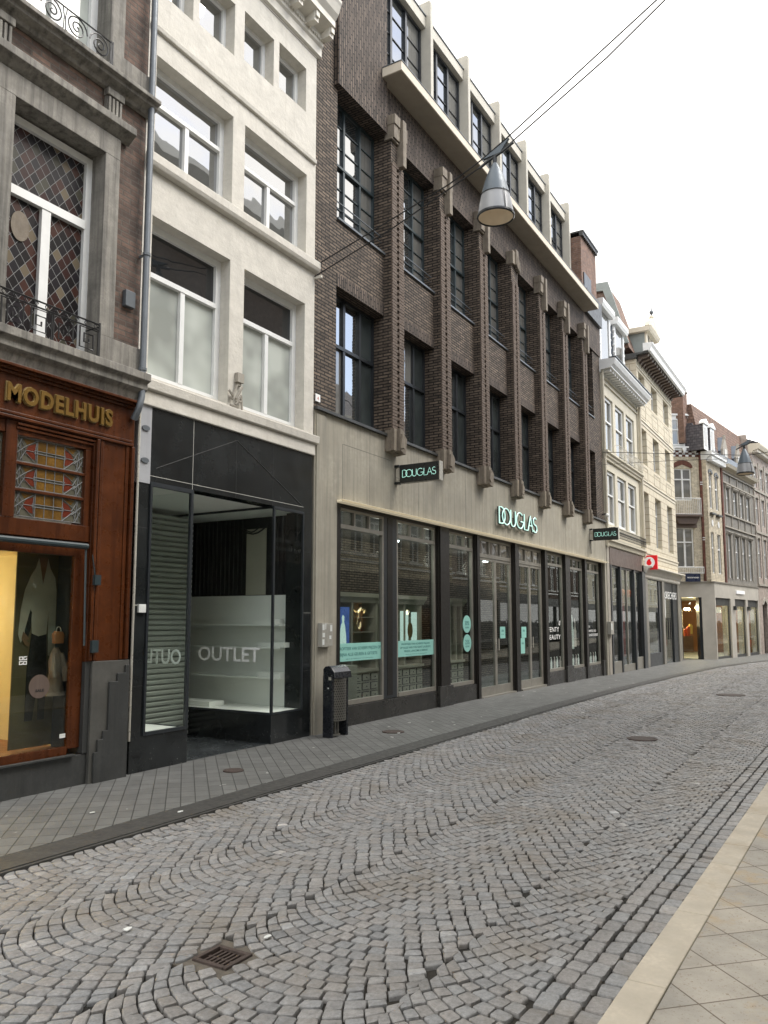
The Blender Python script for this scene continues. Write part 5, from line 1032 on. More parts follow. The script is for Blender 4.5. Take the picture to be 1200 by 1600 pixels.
# ================================================================ street lamps and cables
def lamp(loc, lab, r=.235):
    x, y, z = loc; t = thing('hanging_lamp', (x, y, z), lab, 'street lamp')
    k = r / .235
    up = [(.03, .74), (.05, .70), (.088, .62), (.125, .52), (.158, .41), (.186, .30)]; lo = [(.186, .295), (.208, .19), (.226, .07), (.232, .02)]
    MB().lathe([(a * k, b_ * k) for a, b_ in up], x, y, 36, z).build('shade_top', 'lamp_blue', t, smooth=True)
    MB().lathe([(a * k, b_ * k) for a, b_ in lo], x, y, 36, z).build('shade_band', 'lamp_grey', t, smooth=True)
    MB().lathe([(.193 * k, .302 * k), (.197 * k, .298 * k), (.197 * k, .292 * k), (.192 * k, .288 * k)], x, y, 36, z).build('seam_ring', 'steel_black', t)
    MB().lathe([(.226 * k, .03 * k), (.242 * k, .03 * k), (.244 * k, .005 * k), (.232 * k, -.01 * k), (.222 * k, .0)], x, y, 36, z).build('rim', 'steel_black', t, smooth=True)
    MB().lathe([(.224 * k, .01 * k), (.20 * k, .14 * k), (.16 * k, .22 * k), (1e-4, .26 * k)], x, y, 32, z).build('reflector', 'lamp_inside', t, smooth=True)
    MB().tube([(x, y, z + .73 * k), (x, y, z + .83 * k)], .03 * k, 8).build('neck', 'steel_black', t)
    MB().tube([(x, y + .22 * k, z + .74 * k), (x, y + .08 * k, z + .81 * k), (x, y - .1 * k, z + .87 * k), (x, y - .26 * k, z + .95 * k)], .02 * k, 6).build('cable_clamp', 'steel_black', t)
    g = MB(); g.prism([(y + .16 * k, z + .84 * k), (y - .20 * k, z + 1.02 * k), (y - .08 * k, z + .86 * k)], x - .02, x + .02, 'x'); g.build('fin', 'lamp_blue', t)
    g = MB()
    for a in (-2.2, -.6): g.tube([(x + rr * k * cos(a), y + rr * k * sin(a), z + zz * k) for rr, zz in ((.20, .30), (.222, .17), (.238, .02))], .006 * k, 4)
    g.build('rib', 'steel_black', t)
    return t
lamp((9.0, 3.68, 6.78), 'large grey blue bell shaped lamp hanging on cables over the setts')
lamp((24.6, 2.46, 5.82), 'small distant grey bell shaped lamp hanging far down the street')
def cable(pts, lab, r=.010, sag=0.0, name='cable'):
    return tag(MB().tube(pts, r, 5).build(name, 'rubber'), lab, 'cable')
cable([(9.0, 6.56, 6.66), (9.0, 5.2, 7.06), (9.0, 3.7, 7.60), (9.0, 2.2, 8.42), (9.0, .4, 9.6), (9.0, -1.6, 10.95)], 'lower steel cable from the brick wall to the bell lamp and on overhead')
cable([(9.05, 6.56, 6.86), (9.05, 4.36, 7.47), (9.05, 3.9, 7.66), (9.05, 3.55, 7.84), (9.05, 1.62, 8.95), (9.05, -1.6, 10.80)], 'upper steel cable carrying the bell lamp and crossing the white sky')
cable([(24.6, 6.55, 6.92), (24.6, 2.4, 6.36), (24.6, -2, 6.6)], 'upper thin cable running to the distant lamp', .01)
cable([(24.6, 6.55, 6.52), (24.6, 4.4, 6.42), (24.6, 2.5, 6.28)], 'lower thin cable running to the distant lamp', .006)

for i, (x, y, lab) in enumerate(((4.9, 4.9, 'white paper scrap lying on the dark kerb strip'), (4.5, 5.5, 'tiny paper scrap on the pavement before the brick shop house'), (9.8, 5.6, 'paper scrap beside the iron cover near the litter bin'), (10.3, 5.35, 'crumpled paper scrap on the pavement before the first mint banner'), (3.25, 2.62, 'paper scrap beside the rusty drain grate'), (2.95, 3.3, 'tiny paper scrap between the setts left of the drain grate'))):
    r_ = random.Random(i); pts = [(x + .03 * cos(t) * r_.uniform(.6, 1.2), y + .018 * sin(t) * r_.uniform(.6, 1.3)) for t in [k * pi / 3 for k in range(6)]]
    tag(MB().prism(pts, .012, .017, 'z').build('paper_scrap', 'sticker_white'), lab, 'litter', 'paper scraps on the ground')
# ================================================================ narrow cream house with red sign
GA = gz(27); c3 = thing('cream_house', (27.2, 6.56, GA), 'narrow cream plastered house with slate mansard and tall white sash windows', 'building')
X0, X1 = 24.62, 29.72
wi = [(25.0, 26.12), (26.42, 27.62), (27.9, 29.1)]
g = MB(); g.wall(X0, X1, 3.62, 9.55, Y0 + .02, [(a, b_, 4.68, 6.45) for a, b_ in wi] + [(a, b_, 7.08, 8.93) for a, b_ in wi], .16, 1.0); g.box(X0, X1, 9.5, 14, 0, 11); g.box(X0, X1, Y0 + 1.0, 9.5, 3.7, 3.8); g.build('wall', 'plaster_cream', c3)
g = MB(); g.prism([(Y0, 6.72), (Y0 - .05, 6.74), (Y0 - .05, 6.80), (Y0 - .1, 6.84), (Y0 - .1, 6.9), (Y0 - .16, 6.94), (Y0 - .16, 7.0), (Y0, 7.02)], X0, X1, 'x')
g.prism([(Y0, 3.93), (Y0 - .07, 3.95), (Y0 - .1, 4.06), (Y0 - .16, 4.1), (Y0 - .16, 4.18), (Y0, 4.2)], X0, X1, 'x'); g.box(X0, X0 + .16, Y0 - .02, Y0 + .01, 4.2, 9.5); g.box(X1 - .16, X1, Y0 - .02, Y0 + .01, 4.2, 9.5)
for z in (9.28, 9.46): g.box(X0, X1, Y0 - .03, Y0 + .0, z, z + .03)
g.build('moulding', 'plaster_cream', c3)
g = MB(); g.prism([(Y0 + .4, 9.55), (Y0, 9.55), (Y0 - .03, 9.62), (Y0 - .36, 9.66), (Y0 - .36, 9.70), (Y0 - .44, 9.78), (Y0 - .5, 9.9), (Y0 - .5, 9.95), (Y0 + .4, 9.97)], X0 - .04, X1 - .04, 'x')
for k in range(18): g.box(X0 + .1 + k * .28, X0 + .22 + k * .28, Y0 - .30, Y0 - .001, 9.57, 9.655)
g.build('cornice', 'paint_white', c3); MB().box(X0 - .05, X1 - .03, Y0 - .53, Y0 - .3, 9.971, 10.0).build('gutter', 'zinc', c3)
for a, b_ in wi:
    for z0, z1 in ((4.69, 6.44), (7.09, 8.92)): window(c3, a, b_, z0, z1, Y0 + .08, 'paint_white', 'pane', fw=.09, fd=.07, rows=(.56,), trans=.05, panes={(None, 0): 'pane_curtain', (None, 1): 'pane'})
def fence_rail(root, x0, x1, y, z, h, step=.11):
    g = MB(); g.tube([(x0, y, z + h), (x1, y, z + h)], .014, 5); g.tube([(x0, y, z), (x1, y, z)], .012, 5); n_ = int((x1 - x0) / step)
    for i in range(n_ + 1):
        x = x0 + (x1 - x0) * i / n_; g.tube([(x, y, z), (x, y, z + h)], .007, 4)
        if i < n_: g.tube([(x + step / 2 + .035 * cos(t), y, z + h * .5 + .06 * sin(t)) for t in [j * pi / 4 for j in range(8)]], .006, 4)
    for x in (x0, x1): g.tube([(x, y, z + h), (x, Y0, z + h)], .01, 4)
    return g
fence_rail(c3, 25.0, 29.4, Y0 - .2, 4.24, .30).build('balcony_rail', 'iron_black', c3); fence_rail(c3, 26.0, 29.4, Y0 - .18, 7.03, .36, .14).build('balcony_rail', 'paint_offwhite', c3)
g = MB(); g.prism([(7.1, 9.95), (7.9, 13.2), (9.5, 14.6), (11, 13), (11, 9.95)], X0, X1 - .1, 'x'); g.build('roof', 'brick_brown', c3)
g = MB(); g.prism([(7.05, 9.95), (7.0, 9.95), (7.80, 13.25), (7.9, 13.25)], X0, X1 - .1, 'x'); g.build('roof_slope', 'roof_tiles_brown', c3)
for a in (25.1, 27.0):
    d_ = MB(); d_.box(a, a + 1.35, 6.72, 8.2, 9.96, 11.95); do = d_.build('dormer', 'zinc_blue', c3)
    g = MB(); g.prism([(6.55, 11.95), (6.5, 12.05), (6.5, 12.2), (8.3, 12.22), (8.3, 11.95)], a - .08, a + 1.43, 'x'); g.box(a, a + .16, 6.66, 6.72, 10.1, 11.95); g.box(a + 1.19, a + 1.35, 6.66, 6.72, 10.1, 11.95)
    for k in range(6): g.ball((a + .0, 6.69, 10.4 + k * .27), .06, 4); g.ball((a + 1.35, 6.69, 10.4 + k * .27), .06, 4)
    g.build('surround', 'paint_white', do); MB().box(a + .16, a + 1.19, 6.69, 6.71, 10.1, 11.95).build('pane', 'pane_curtain', do)
MB().tube([(X0 + .05, 6.5, 9.6), (X0 + .05, 6.5, 3.9)], .04, 8).build('drainpipe', 'plaster_cream', c3); MB().tube([(X1 - .06, 6.48, 9.6), (X1 - .06, 6.48, 3.9)], .05, 8).build('drainpipe', 'cream_trim', c3)
MB().box(X0 + .3, X1 - .4, Y0 - .04, Y0 + .1, 3.36, 3.90).build('fascia_panel', 'brown_panel', c3)
g = MB(); g.box(X0, X0 + .3, Y0 - .02, Y0 + .3, -.4, 3.95); g.box(X0 + .3, X1 - .4, Y0 - .02, Y0 + .1, 3.90, 3.95); g.build('shop_pier', 'stone_light', c3)
g = MB()
for a in (25.0, 26.2, 28.1): g.box(a, a + .14, Y0 - .03, Y0 + .1, -.4, 3.36)
g.box(29.25, 29.72, Y0 - .06, Y0 + .3, -.4, 3.36); g.box(25.14, 29.25, Y0 + .02, Y0 + .1, 3.3, 3.3599); g.build('shopfront_frame', 'steel_black', c3)
g = MB(); g.box(25.14, 26.2, Y0 + .0, Y0 + .1, -.4, .28); g.box(28.24, 29.25, Y0 + .0, Y0 + .1, -.4, .3); g.box(26.34, 28.1, Y0 + .02, Y0 + .08, -.2, .12); g.box(27.18, 27.26, Y0 + .02, Y0 + .08, .12, 3.3); g.build('shopfront_base', 'bronze_light', c3)
for a, b_, z in ((25.14, 26.2, .28), (26.34, 27.18, .12), (27.26, 28.1, .12), (28.24, 29.25, .3)): MB().box(a, b_, Y0 + .05, Y0 + .058, z, 3.3).build('display_glass', 'glass_shop', c3)
g = MB(); g.box(24.7, 29.7, 11, 11.1, -.3, 3.5); g.box(24.7, 24.75, Y0 + .2, 11, -.3, 3.5); g.box(29.66, 29.7, Y0 + .3, 11, -.3, 3.5); g.box(24.7, 29.7, Y0 + .12, 11, 3.5, 3.55); g.box(24.7, 29.7, Y0 + .12, 11, -.3, -.09); g.build('interior', 'room_grey', c3)
MB().box(28.3, 29.2, Y0 + .6, Y0 + .62, .3, 2.5).build('red_panel', 'plastic_red', c3)
for x, mt in ((26.8, 'vinyl_blush'), (27.6, 'shop_goods_red'), (28.6, 'shop_goods_red')): MB().ball((x, Y0 + .3, 2.55), .14, 6).build('shop_ornament', mt, c3)
rs = thing('square_sign', (30.2, 6.6, 3.4), 'square bright red blade sign with a white ring and red drop', 'sign')
XR = 30.0
MB().box(XR, XR + .14, 6.12, 6.69, 3.47, 4.00).build('box', 'red_sign', rs, bevel=.01)
MB().tube([(XR + .07, 6.60, 4.0), (XR + .07, 6.60, 4.15), (XR + .07, 6.72, 4.2)], .015, 5).build('bracket', 'steel_black', rs)
MB().box(XR + .03, XR + .11, 6.69, 6.80, 3.6, 3.85).build('bracket', 'red_sign', rs)
yc_, zc_ = 6.405, 3.735
MB().prism([(yc_ + .205 * cos(i * pi / 18), zc_ + .205 * sin(i * pi / 18)) for i in range(36)], XR - .012, XR - .002, 'x').build('ring', 'white_sign', rs)
dp_ = [(yc_ + .085 * cos(radians(a)), zc_ - .02 + .085 * sin(radians(a))) for a in range(150, 391, 15)] + [(yc_ + .03, zc_ + .08), (yc_ - .03, zc_ + .15), (yc_ - .01, zc_ + .17), (yc_ + .03, zc_ + .15), (yc_ + .07, zc_ + .08)]
dp_ = [(yc_ + .09 * cos(radians(a)), zc_ - .02 + .09 * sin(radians(a))) for a in range(130, 380, 14)]
dp_ += [(yc_ + .07, zc_ + .06), (yc_ + .02, zc_ + .12), (yc_ - .05, zc_ + .155), (yc_ - .03, zc_ + .12)]
dp_ = sorted(dp_, key=lambda p: math.atan2(p[1] - zc_ + .0, p[0] - yc_)); MB().prism(dp_, XR - .02, XR - .0125, 'x').build('drop', 'red_sign', rs)
# ================================================================ tall yellow ashlar house
d4 = thing('yellow_stone_house', (33.2, 6.56, gz(33)), 'tall pale yellow stone house with dark bracketed cornice and pedimented dormer', 'building')
X0, X1 = 29.75, 36.45
cols_ = [(30.03, 31.08), (32.2, 33.32), (34.58, 35.66)]
ops = [(a, b_, 4.45, 6.47) for a, b_ in cols_] + [(a, b_, 7.55, 8.94) for a, b_ in cols_] + [(a, b_, 9.98 + .1, 11.1) for a, b_ in cols_]
g = MB(); g.wall(X0, X1, 3.15, 11.6, Y0 + .0, ops, .22, 2.0); g.box(X0, X1, 9.0, 13.5, 0, 12.4); g.box(X0, X0 + .02, Y0 + 2, 9, 0, 12.4); g.box(X1 - .02, X1, Y0, 9, -.4, 3.15); g.box(X1 - .02, X1, Y0 + 2, 9, 3.15, 12.4); g.build('wall', 'cream_ashlar', d4)
g = MB()
for z in (4.10, 6.86, 9.2): g.box(X0, X1 + .03, Y0 - .05, Y0 - .001, z, z + .05); g.box(X0, X1, Y0 - .02, Y0 - .001, z - .12, z - .001)
g.box(X0, X1, Y0 - .03, Y0 - .001, 3.58, 3.62); g.box(X0, X1, Y0 - .03, Y0 - .001, 11.2, 11.24)
for a, b_ in cols_:
    for z0, z1 in ((6.98, 7.42), (9.35, 9.9)):
        g.box(a, b_, Y0 - .015, Y0 - .0012, z0, z0 + .03); g.box(a, b_, Y0 - .015, Y0 - .0012, z1, z1 + .03); g.box(a, a + .03, Y0 - .015, Y0 - .0012, z0 + .03, z1); g.box(b_ - .03, b_, Y0 - .015, Y0 - .0012, z0 + .03, z1)
g.build('moulding', 'cream_trim', d4)
for i, (a, b_, z0, z1) in enumerate(ops): window(d4, a, b_, z0, z1, Y0 + .17, 'paint_white', 'pane_curtain' if i > 5 else 'pane', fw=.05, fd=.05, rows=(.68,), trans=.05, cols=(.5,), bw=.025)
g = MB(); g.prism([(Y0 + 1, 11.5), (Y0 - .0, 11.5), (Y0 - .04, 11.54), (Y0 - .04, 11.62), (Y0 - .5, 11.66), (Y0 - .5, 11.70), (Y0 + 1, 11.72)], X0 - .1, X1 + .1, 'x'); g.build('cornice_soffit', 'stone_dark', d4)
g = MB()
for k in range(17): x = X0 + .1 + k * .385; g.prism([(Y0 - .045, 11.40), (Y0 - .045, 11.655), (Y0 - .45, 11.655), (Y0 - .42, 11.58), (Y0 - .15, 11.52)], x, x + .17, 'x')
g.build('cornice_bracket', 'brown_panel', d4)
g = MB(); g.prism([(Y0 - .5, 11.66), (Y0 - .56, 11.70), (Y0 - .60, 11.86), (Y0 - .66, 11.95), (Y0 - .66, 12.0), (Y0 - .3, 12.02), (Y0 - .3, 11.72), (Y0 - .5, 11.72)], X0 - .15, X1 + .15, 'x'); g.build('cornice', 'paint_white', d4)
MB().prism([(6.80, 12.0), (7.60, 14.72), (9.6, 15.0), (12.5, 12.0)], X0 + .05, 31.9, 'x').build('roof', 'roof_tiles_brown', d4)
MB().prism([(6.6, 12.0), (7.6, 13.2), (9.6, 13.6), (12.5, 12.0)], 31.9, X1, 'x').build('roof', 'roof_tiles_brown', d4)
MB().prism([(7.04, 12.2), (7.68, 14.35), (9.4, 14.5), (10.5, 12.2)], X0 - .02, X0 + .049, 'x').build('gable_wall', 'brick_brown', d4)
MB().prism([(6.78, 12.15), (7.02, 12.15), (7.70, 14.42), (9.4, 14.55), (9.4, 14.85), (7.50, 14.74)], X0 - .12, X0 - .021, 'x').build('roof_verge', 'lead_grey', d4)
g = MB(); g.box(30.9, 32.3, 6.45, 8.0, 12.02, 12.9); do = g.build('dormer', 'lead_grey', d4)
g = MB(); g.box(30.9, 31.1, 6.38, 6.448, 12.03, 12.9); g.box(32.1, 32.3, 6.38, 6.448, 12.03, 12.9); g.box(31.55, 31.65, 6.39, 6.4475, 12.03, 12.9); g.prism([(7.6, 12.9), (6.25, 12.9), (6.2, 12.97), (6.15, 13.08), (7.6, 13.1)], 30.7, 32.5, 'x')
g.prism([(30.7, 13.1), (32.5, 13.1), (32.35, 13.3), (31.75, 13.62), (31.45, 13.62), (30.85, 13.3)], 6.22, 6.4); g.ball((31.6, 6.3, 13.7), .1, 6); g.build('surround', 'cream_trim', do)
MB().box(31.1, 32.1, 6.41, 6.43, 12.03, 12.9).build('pane', 'pane_curtain', do); MB().tube([(31.6, 6.3, 13.75), (31.6, 6.3, 14.3)], [.04, .008], 6).build('finial', 'zinc', do); MB().ball((31.6, 6.3, 13.92), .085, 6).build('finial_ball', 'zinc', do)
g = MB(); g.prism([(Y0 + .2, 3.15), (Y0 - .01, 3.15), (Y0 - .05, 3.2), (Y0 - .05, 3.28), (Y0 - .1, 3.34), (Y0 - .18, 3.5), (Y0 - .3, 3.54), (Y0 - .3, 3.58), (Y0 + .2, 3.6)], X0 + .0, X1 + .05, 'x'); g.build('shop_cornice', 'paint_offwhite', d4)
g = MB()
for a, b_ in ((X0, 30.25), (32.85, 33.25), (36.05, X1)): g.box(a, b_, Y0 - .02, Y0 + .2, -.4, 3.149)
g.build('shop_pier', 'bronze_light', d4)
g = MB(); g.box(30.25, 30.4, Y0 + .03, Y0 + .15, -.2, 3.149); g.box(32.4, 32.85, Y0 + .03, Y0 + .15, -.2, 3.149); g.box(35.2, 36.05, Y0 + .03, Y0 + .2, -.2, 3.149); g.box(30.4, 32.4, Y0 + .03, Y0 + .12, -.3, .35); g.box(33.25, 35.2, Y0 + .05, Y0 + .12, 2.75, 3.149); g.build('shopfront_frame', 'steel_black', d4)
MB().box(30.4, 32.4, Y0 + .06, Y0 + .07, .35, 3.149).build('display_glass', 'glass_shop', d4)
MB().box(33.25, 35.2, Y0 + .08, Y0 + .09, -.2, 2.75).build('display_glass', 'glass_shop', d4)
g = MB()
for x in (34.1, 34.5): g.tube([(x, Y0 + .04, .8), (x, Y0 + .04, 1.7)], .025, 6)
g.build('door_handle', 'steel_black', d4)
g = MB(); g.box(29.8, 36.4, 10.5, 10.6, -.4, 3.3); g.box(29.8, 29.85, Y0 + .2, 10.5, -.4, 3.3); g.box(29.8, 36.4, Y0 + .2, 10.6, 3.2, 3.3); g.box(29.8, 36.4, Y0 + .2, 10.5, -.5, -.13); g.build('interior', 'room_grey', d4)
sk = thing('shop_letters', (34.8, 6.5, 2.5), 'slanted white block letters on the dark glass of the yellow house shop', 'sign')
m = MB(); m.text('SKECHERS', lambda u, v, n: (33.55 + u + v * .2, Y0 + .02 - n, 2.48 + v), 2.35, .30, .008, bold=.0, space=1.05); m.build('letters', 'vinyl_white', sk)
# ================================================================ corner building and the terrace turning right
O_ = (39.57, 5.56)
def frame(ang, o=O_):
    c, s_ = cos(radians(ang)), sin(radians(ang))
    return lambda x, y, z: (o[0] + c * x - s_ * y, o[1] + s_ * x + c * y, z)
T2 = frame(-7.6); T1 = frame(-55)
cb_ = thing('corner_building', (39.57, 5.56, gz(40)), 'corner building of cream and red brick with white balconies and grey slate mansard', 'building')
A, B_ = -2.6, 0.0
ops = [(-1.72, -.86, 4.05, 5.94), (-1.72, -.84, 7.25, 8.78)]
g = MB(T1); g.wall(A, -.46, 3.37, 9.35, 0, ops, .15, .5); g.build('wall', 'brick_cream', cb_)
g = MB(T1); g.box(-.46, -.14, -.08, .3, 3.40, 9.95); g.build('corner_pilaster', 'brick_pilaster_red', cb_)
g = MB(T1)
for z in (5.35, 5.45, 8.0, 8.1): g.box(-.47, -.13, -.09, -.0805, z, z + .04)
g.box(-.48, -.12, -.1, .3, 9.951, 10.02); g.build('pilaster_band', 'paint_white', cb_)
MB(T1).box(-.14, .0, 0, .5, 3.4, 9.6).build('wall', 'brick_cream', cb_)
g = MB(T1); g.prism([(-1.78, 8.84)] + [(-1.28 + .5 * cos(t), 8.84 + .34 * sin(t)) for t in [pi - i * pi / 12 for i in range(1, 12)]] + [(-.78, 8.84), (-.84, 8.80), (-1.28, 8.98), (-1.72, 8.80)], -.03, -.001); g.build('window_arch', 'brick_pilaster_red', cb_)
window(cb_, -1.72, -.84, 7.25, 8.78, .06, 'paint_white', 'pane_curtain', fw=.06, fd=.06, rows=(.66,), cols=(.5,), bw=.04, T=T1)
window(cb_, -1.72, -.86, 4.05, 5.94, .06, 'paint_white', 'pane_curtain', fw=.06, fd=.06, rows=(.64,), cols=(.5,), bw=.04, T=T1)
g = MB(T1)
for k in range(13): 
    for j in range(3):
        if (k + j) % 2: g.box(A + .06 + k * .16, A + .2 + k * .16, -.03, -.001, 9.36 + j * .1, 9.45 + j * .1)
g.box(A, -.47, -.05, -.002, 9.66, 9.76); g.box(A, -.12, -.12, .2, 9.76, 9.84)
for k in range(4): g.prism([(-2.3 + k * .55, 9.5), (-2.2 + k * .55, 9.76), (-2.4 + k * .55, 9.76)], -.14, -.05)
g.build('cornice_trim', 'paint_white', cb_)
g = MB(T1); g.wall(A, -.46, 9.352, 9.76, .02, [], 0, .3); g.build('wall', 'brick_pilaster_red', cb_)
for z, mat_ in ((6.55, 'paint_white'), (3.78, 'paint_white')):
    g = MB(T1); zt = z + (.75 if z > 5 else .27)
    g.tube([(-1.85, -.35, zt), (-.6, -.35, zt), (-.6, 0, zt)], .022, 5); g.tube([(-1.85, -.35, z), (-.6, -.35, z), (-.6, 0, z)], .018, 5)
    for k in range(15): x = -1.85 + k * .0893; g.tube([(x, -.35, z), (x, -.37, (z + zt) / 2), (x, -.35, zt)], .009, 4)
    for k in range(4): g.tube([(-.6, -.35 + k * .1, z), (-.6, -.35 + k * .1, zt)], .009, 4)
    g.build('balcony_rail', mat_, cb_)
g = MB(T1); g.box(-1.9, -.55, -.38, 0, 6.44, 6.54); g.prism([(-1.8, 6.44), (-.65, 6.44), (-.8, 6.1), (-1.65, 6.1)], -.25, -.001); g.box(-1.75, -.72, -.1, -.0015, 5.95, 6.1); g.build('balcony_slab', 'brown_panel', cb_)
g = MB(T1); g.prism([(0, 9.84), (.35, 11.25), (2.2, 11.3), (2.2, 9.84)], A, -.5, 'x'); g.build('mansard_roof', 'roof_slate', cb_)
g = MB(T1); g.prism([(-1.95, 11.45), (-.95, 11.45), (-.85, 11.36), (-2.05, 11.36)], -.05, 1); g.box(-1.85, -1.02, .0, .04, 9.84, 11.36); g.box(A, -.55, .2, 2.2, 11.3, 11.36); g.build('dormer', 'paint_white', cb_)
window(cb_, -1.76, -1.10, 9.9, 11.2, -.04, 'paint_white', 'pane_curtain', fw=.06, fd=.039, rows=(.58,), cols=(.5,), bw=.025, below=None, T=T1, name='dormer_window')
# E2 side
W2 = [(.0, .50, 6.9, 8.62), (.95, 1.5, 6.9, 8.58), (-.08, .42, 3.8, 5.76), (.98, 1.55, 3.8, 5.72)]
g = MB(T2); g.wall(-.3, 2.12, 3.4, 9.2, 0, W2, .12, .5); g.build('wall', 'brick_cream', cb_)
for a, b_, z0, z1 in W2: window(cb_, a, b_, z0, z1, .05, 'paint_white', 'pane_curtain', fw=.05, fd=.05, rows=(.62,), T=T2)
g = MB(T2)
for a, b_, z0, z1 in W2[:2]: g.prism([(a - .1, z1 - .02)] + [((a + b_) / 2 + .36 * cos(t), z1 - .02 + .22 * sin(t)) for t in [pi - i * pi / 8 for i in range(1, 8)]] + [(b_ + .1, z1 - .02), (b_ - .02, z1 - .04), ((a + b_) / 2, z1 + .1), (a + .02, z1 - .04)], -.03, -.001)
for a, b_ in ((-.1, .55), (.9, 1.6)): g.box(a, b_, -.14, -.001, 6.6, 6.68)
g.build('window_arch', 'stone_dark', cb_)
g = MB(T2)
for a in (.12, 1.12): g.prism([(a + .13 + .12 * cos(i * pi / 6), 6.2 + .16 * sin(i * pi / 6)) for i in range(12)], -.03, -.001)
g.prism([(0.3, 9.2), (-.02, 9.2), (-.05, 9.3), (-.28, 9.42), (-.28, 9.52), (-.32, 9.6), (.3, 9.62)], -.32, 2.2, 'x')
for k in range(12): g.box(-.2 + k * .2, -.1 + k * .2, -.25, -.001, 9.14, 9.34)
g.build('cornice_trim', 'paint_white', cb_)
MB(T2).box(1.98, 2.2, -.06, .3, 3.4, 9.2).build('edge_pilaster', 'brick_pilaster_red', cb_)
g = MB(T2); g.prism([(.0, 9.62), (.5, 11.0), (2.5, 11.0), (2.5, 9.62)], -.6, 2.2, 'x'); g.build('mansard_roof', 'roof_slate', cb_)
for a in (-.75, .35):
    MB(T2).box(a + .01, a + .61, -.05, 1.0, 9.62, 10.84).build('dormer_cheek', 'roof_slate', cb_); g = MB(T2); g.box(a, a + .62, -.08, -.051, 9.62, 10.85); g.prism([(a - .08, 10.85), (a + .70, 10.85), (a + .66, 10.95), (a + .31, 11.12), (a - .04, 10.95)], -.14, .1); do = g.build('dormer', 'paint_white', cb_); MB(T2).box(a + .12, a + .5, -.09, -.081, 9.8, 10.7).build('pane', 'pane_curtain', do)
# stone shop base shared by the corner and grey facade
g = MB(T1); g.wall(A, .02, 2.66, 3.36, -.03, [], 0, .6); g.box(-.62, .0, -.03, .4, -.5, 2.6595); g.box(A, -1.62, -.03, .4, -.5, 2.6595); g.prism([(.1, 3.36), (-.08, 3.36), (-.1, 3.42), (.1, 3.44)], A, .05, 'x'); g.build('shop_base', 'shop_marble', cb_)
g = MB(T2); g.wall(-.02, 8.3, 2.66, 3.36, -.03, [], 0, .6)
for a, b_ in ((-.01, .0), (2.66, 3.44), (5.52, 5.95), (8.12, 8.3)): g.box(a if a > 0 else -.02, b_ if b_ > 0 else .12, -.03, .4, -.5, 2.6595)
g.prism([(.1, 3.36), (-.08, 3.36), (-.1, 3.42), (.1, 3.44)], -.04, 8.34, 'x'); g.build('shop_base', 'shop_marble', cb_)
g = MB(T1); g.box(-.75, -.62, .0, .3, -.4, 2.6595); g.box(-1.62, -1.58, .0, .3, -.4, 2.6595); g.build('shopfront_frame', 'steel_black', cb_)
MB(T1).box(-1.58, -.75, .1, .11, -.3, 2.66).build('display_glass', 'glass_shop', cb_)
for a, b_ in ((.12, 2.66), (3.44, 5.52), (5.95, 8.12)):
    g = MB(T2); g.box(a, a + .06, .05, .12, -.3, 2.6595); g.box(b_ - .06, b_, .05, .12, -.3, 2.6595); g.box(a + .06, b_ - .06, .05, .12, -.3, -.12); g.box(a + .06, b_ - .06, .05, .12, 2.3, 2.6595); g.build('shopfront_frame', 'stone_dark', cb_); MB(T2).box(a + .06, b_ - .06, .08, .09, -.12, 2.3).build('display_glass', 'glass_shop', cb_)
g = MB(T2); g.box(-.6, 8.2, 5.0, 5.1, -.4, 3.0); g.box(8.15, 8.2, .2, 5.0, -.4, 3.0); g.build('interior_wall', 'shop_wood', cb_); MB(T2).box(.4, 8.2, .35, 5.1, 2.7, 2.78).build('interior_ceiling', 'cabinet_cream', cb_)
MB(T2).box(-.2, 8.2, .2, 5.0, -.45, -.2).build('interior_floor', 'cabinet_cream', cb_)
MB(T1).box(-2.6, -.2, .5, 2.2, 2.7, 2.76).build('interior_ceiling', 'shop_wood', cb_)
g = MB(T1); g.box(-2.6, -.9, 2.0, 2.1, -.4, 2.7); g.build('interior_wall', 'shop_wood', cb_)
room_light(cb_, T1(-1.2, 1.1, 2.2), 45); room_light(cb_, T2(1.6, 1.6, 2.1), 30, (1, .82, .55)); room_light(cb_, T2(4.6, 1.6, 2.1), 30, (1, .8, .5)); room_light(cb_, T2(7.0, 1.6, 2.1), 15, (1, .82, .55)); room_light(c3, (27.2, 8.2, 2.9), 25, (1, .95, .9)); room_light(d4, (32.8, 8.2, 2.7), 20, (1, .95, .9))
for x, y in ((1.2, 1.2), (4.4, 1.5), (4.8, .8), (7.0, 1.2)): MB(T2).ball((x, y, 2.2), .06, 6).build('shop_lamp', 'warm_lamp_small', cb_)
for x, y in ((-1.45, .7), (-1.15, .55), (-.9, .75)): MB(T1).ball((x, y, 2.12), .075, 6).build('shop_lamp', 'warm_lamp', cb_)
MB(T1).box(-1.22, -1.16, .9, .92, 1.1, 2.1).build('lit_column', 'warm_lamp_small', cb_)
for i, (x, mt, h) in enumerate(((-1.5, 'shop_goods_yellow', 1.35), (-1.36, 'shop_goods_yellow', 1.25), (-1.0, 'shop_goods_red', 1.3), (-.86, 'shop_goods_yellow', 1.4), (-1.1, 'shop_goods_red', 1.2))):
    g = MB(T1); g.prism([(x - .06, h - .45), (x + .06, h - .45), (x + .075, h - .06), (x + .03, h), (x - .03, h), (x - .075, h - .06)], .5 + .05 * i, .62 + .05 * i); g.build('shirt_display', mt, cb_)
g = MB(T1); g.box(-1.5, -.85, .5, .9, .1, .85); g.build('display_table', 'shop_wood', cb_)
g = MB(T2)
for k in range(8): g.box(.5 + k * .22, .58 + k * .22, .3, .34, 1.95, 2.25)
g.build('hanging_slat', 'white_board', cb_)
g = MB(T2)
for x in (3.1, 5.75): g.box(x, x + .2, -.16, -.031, 2.1, 2.3)
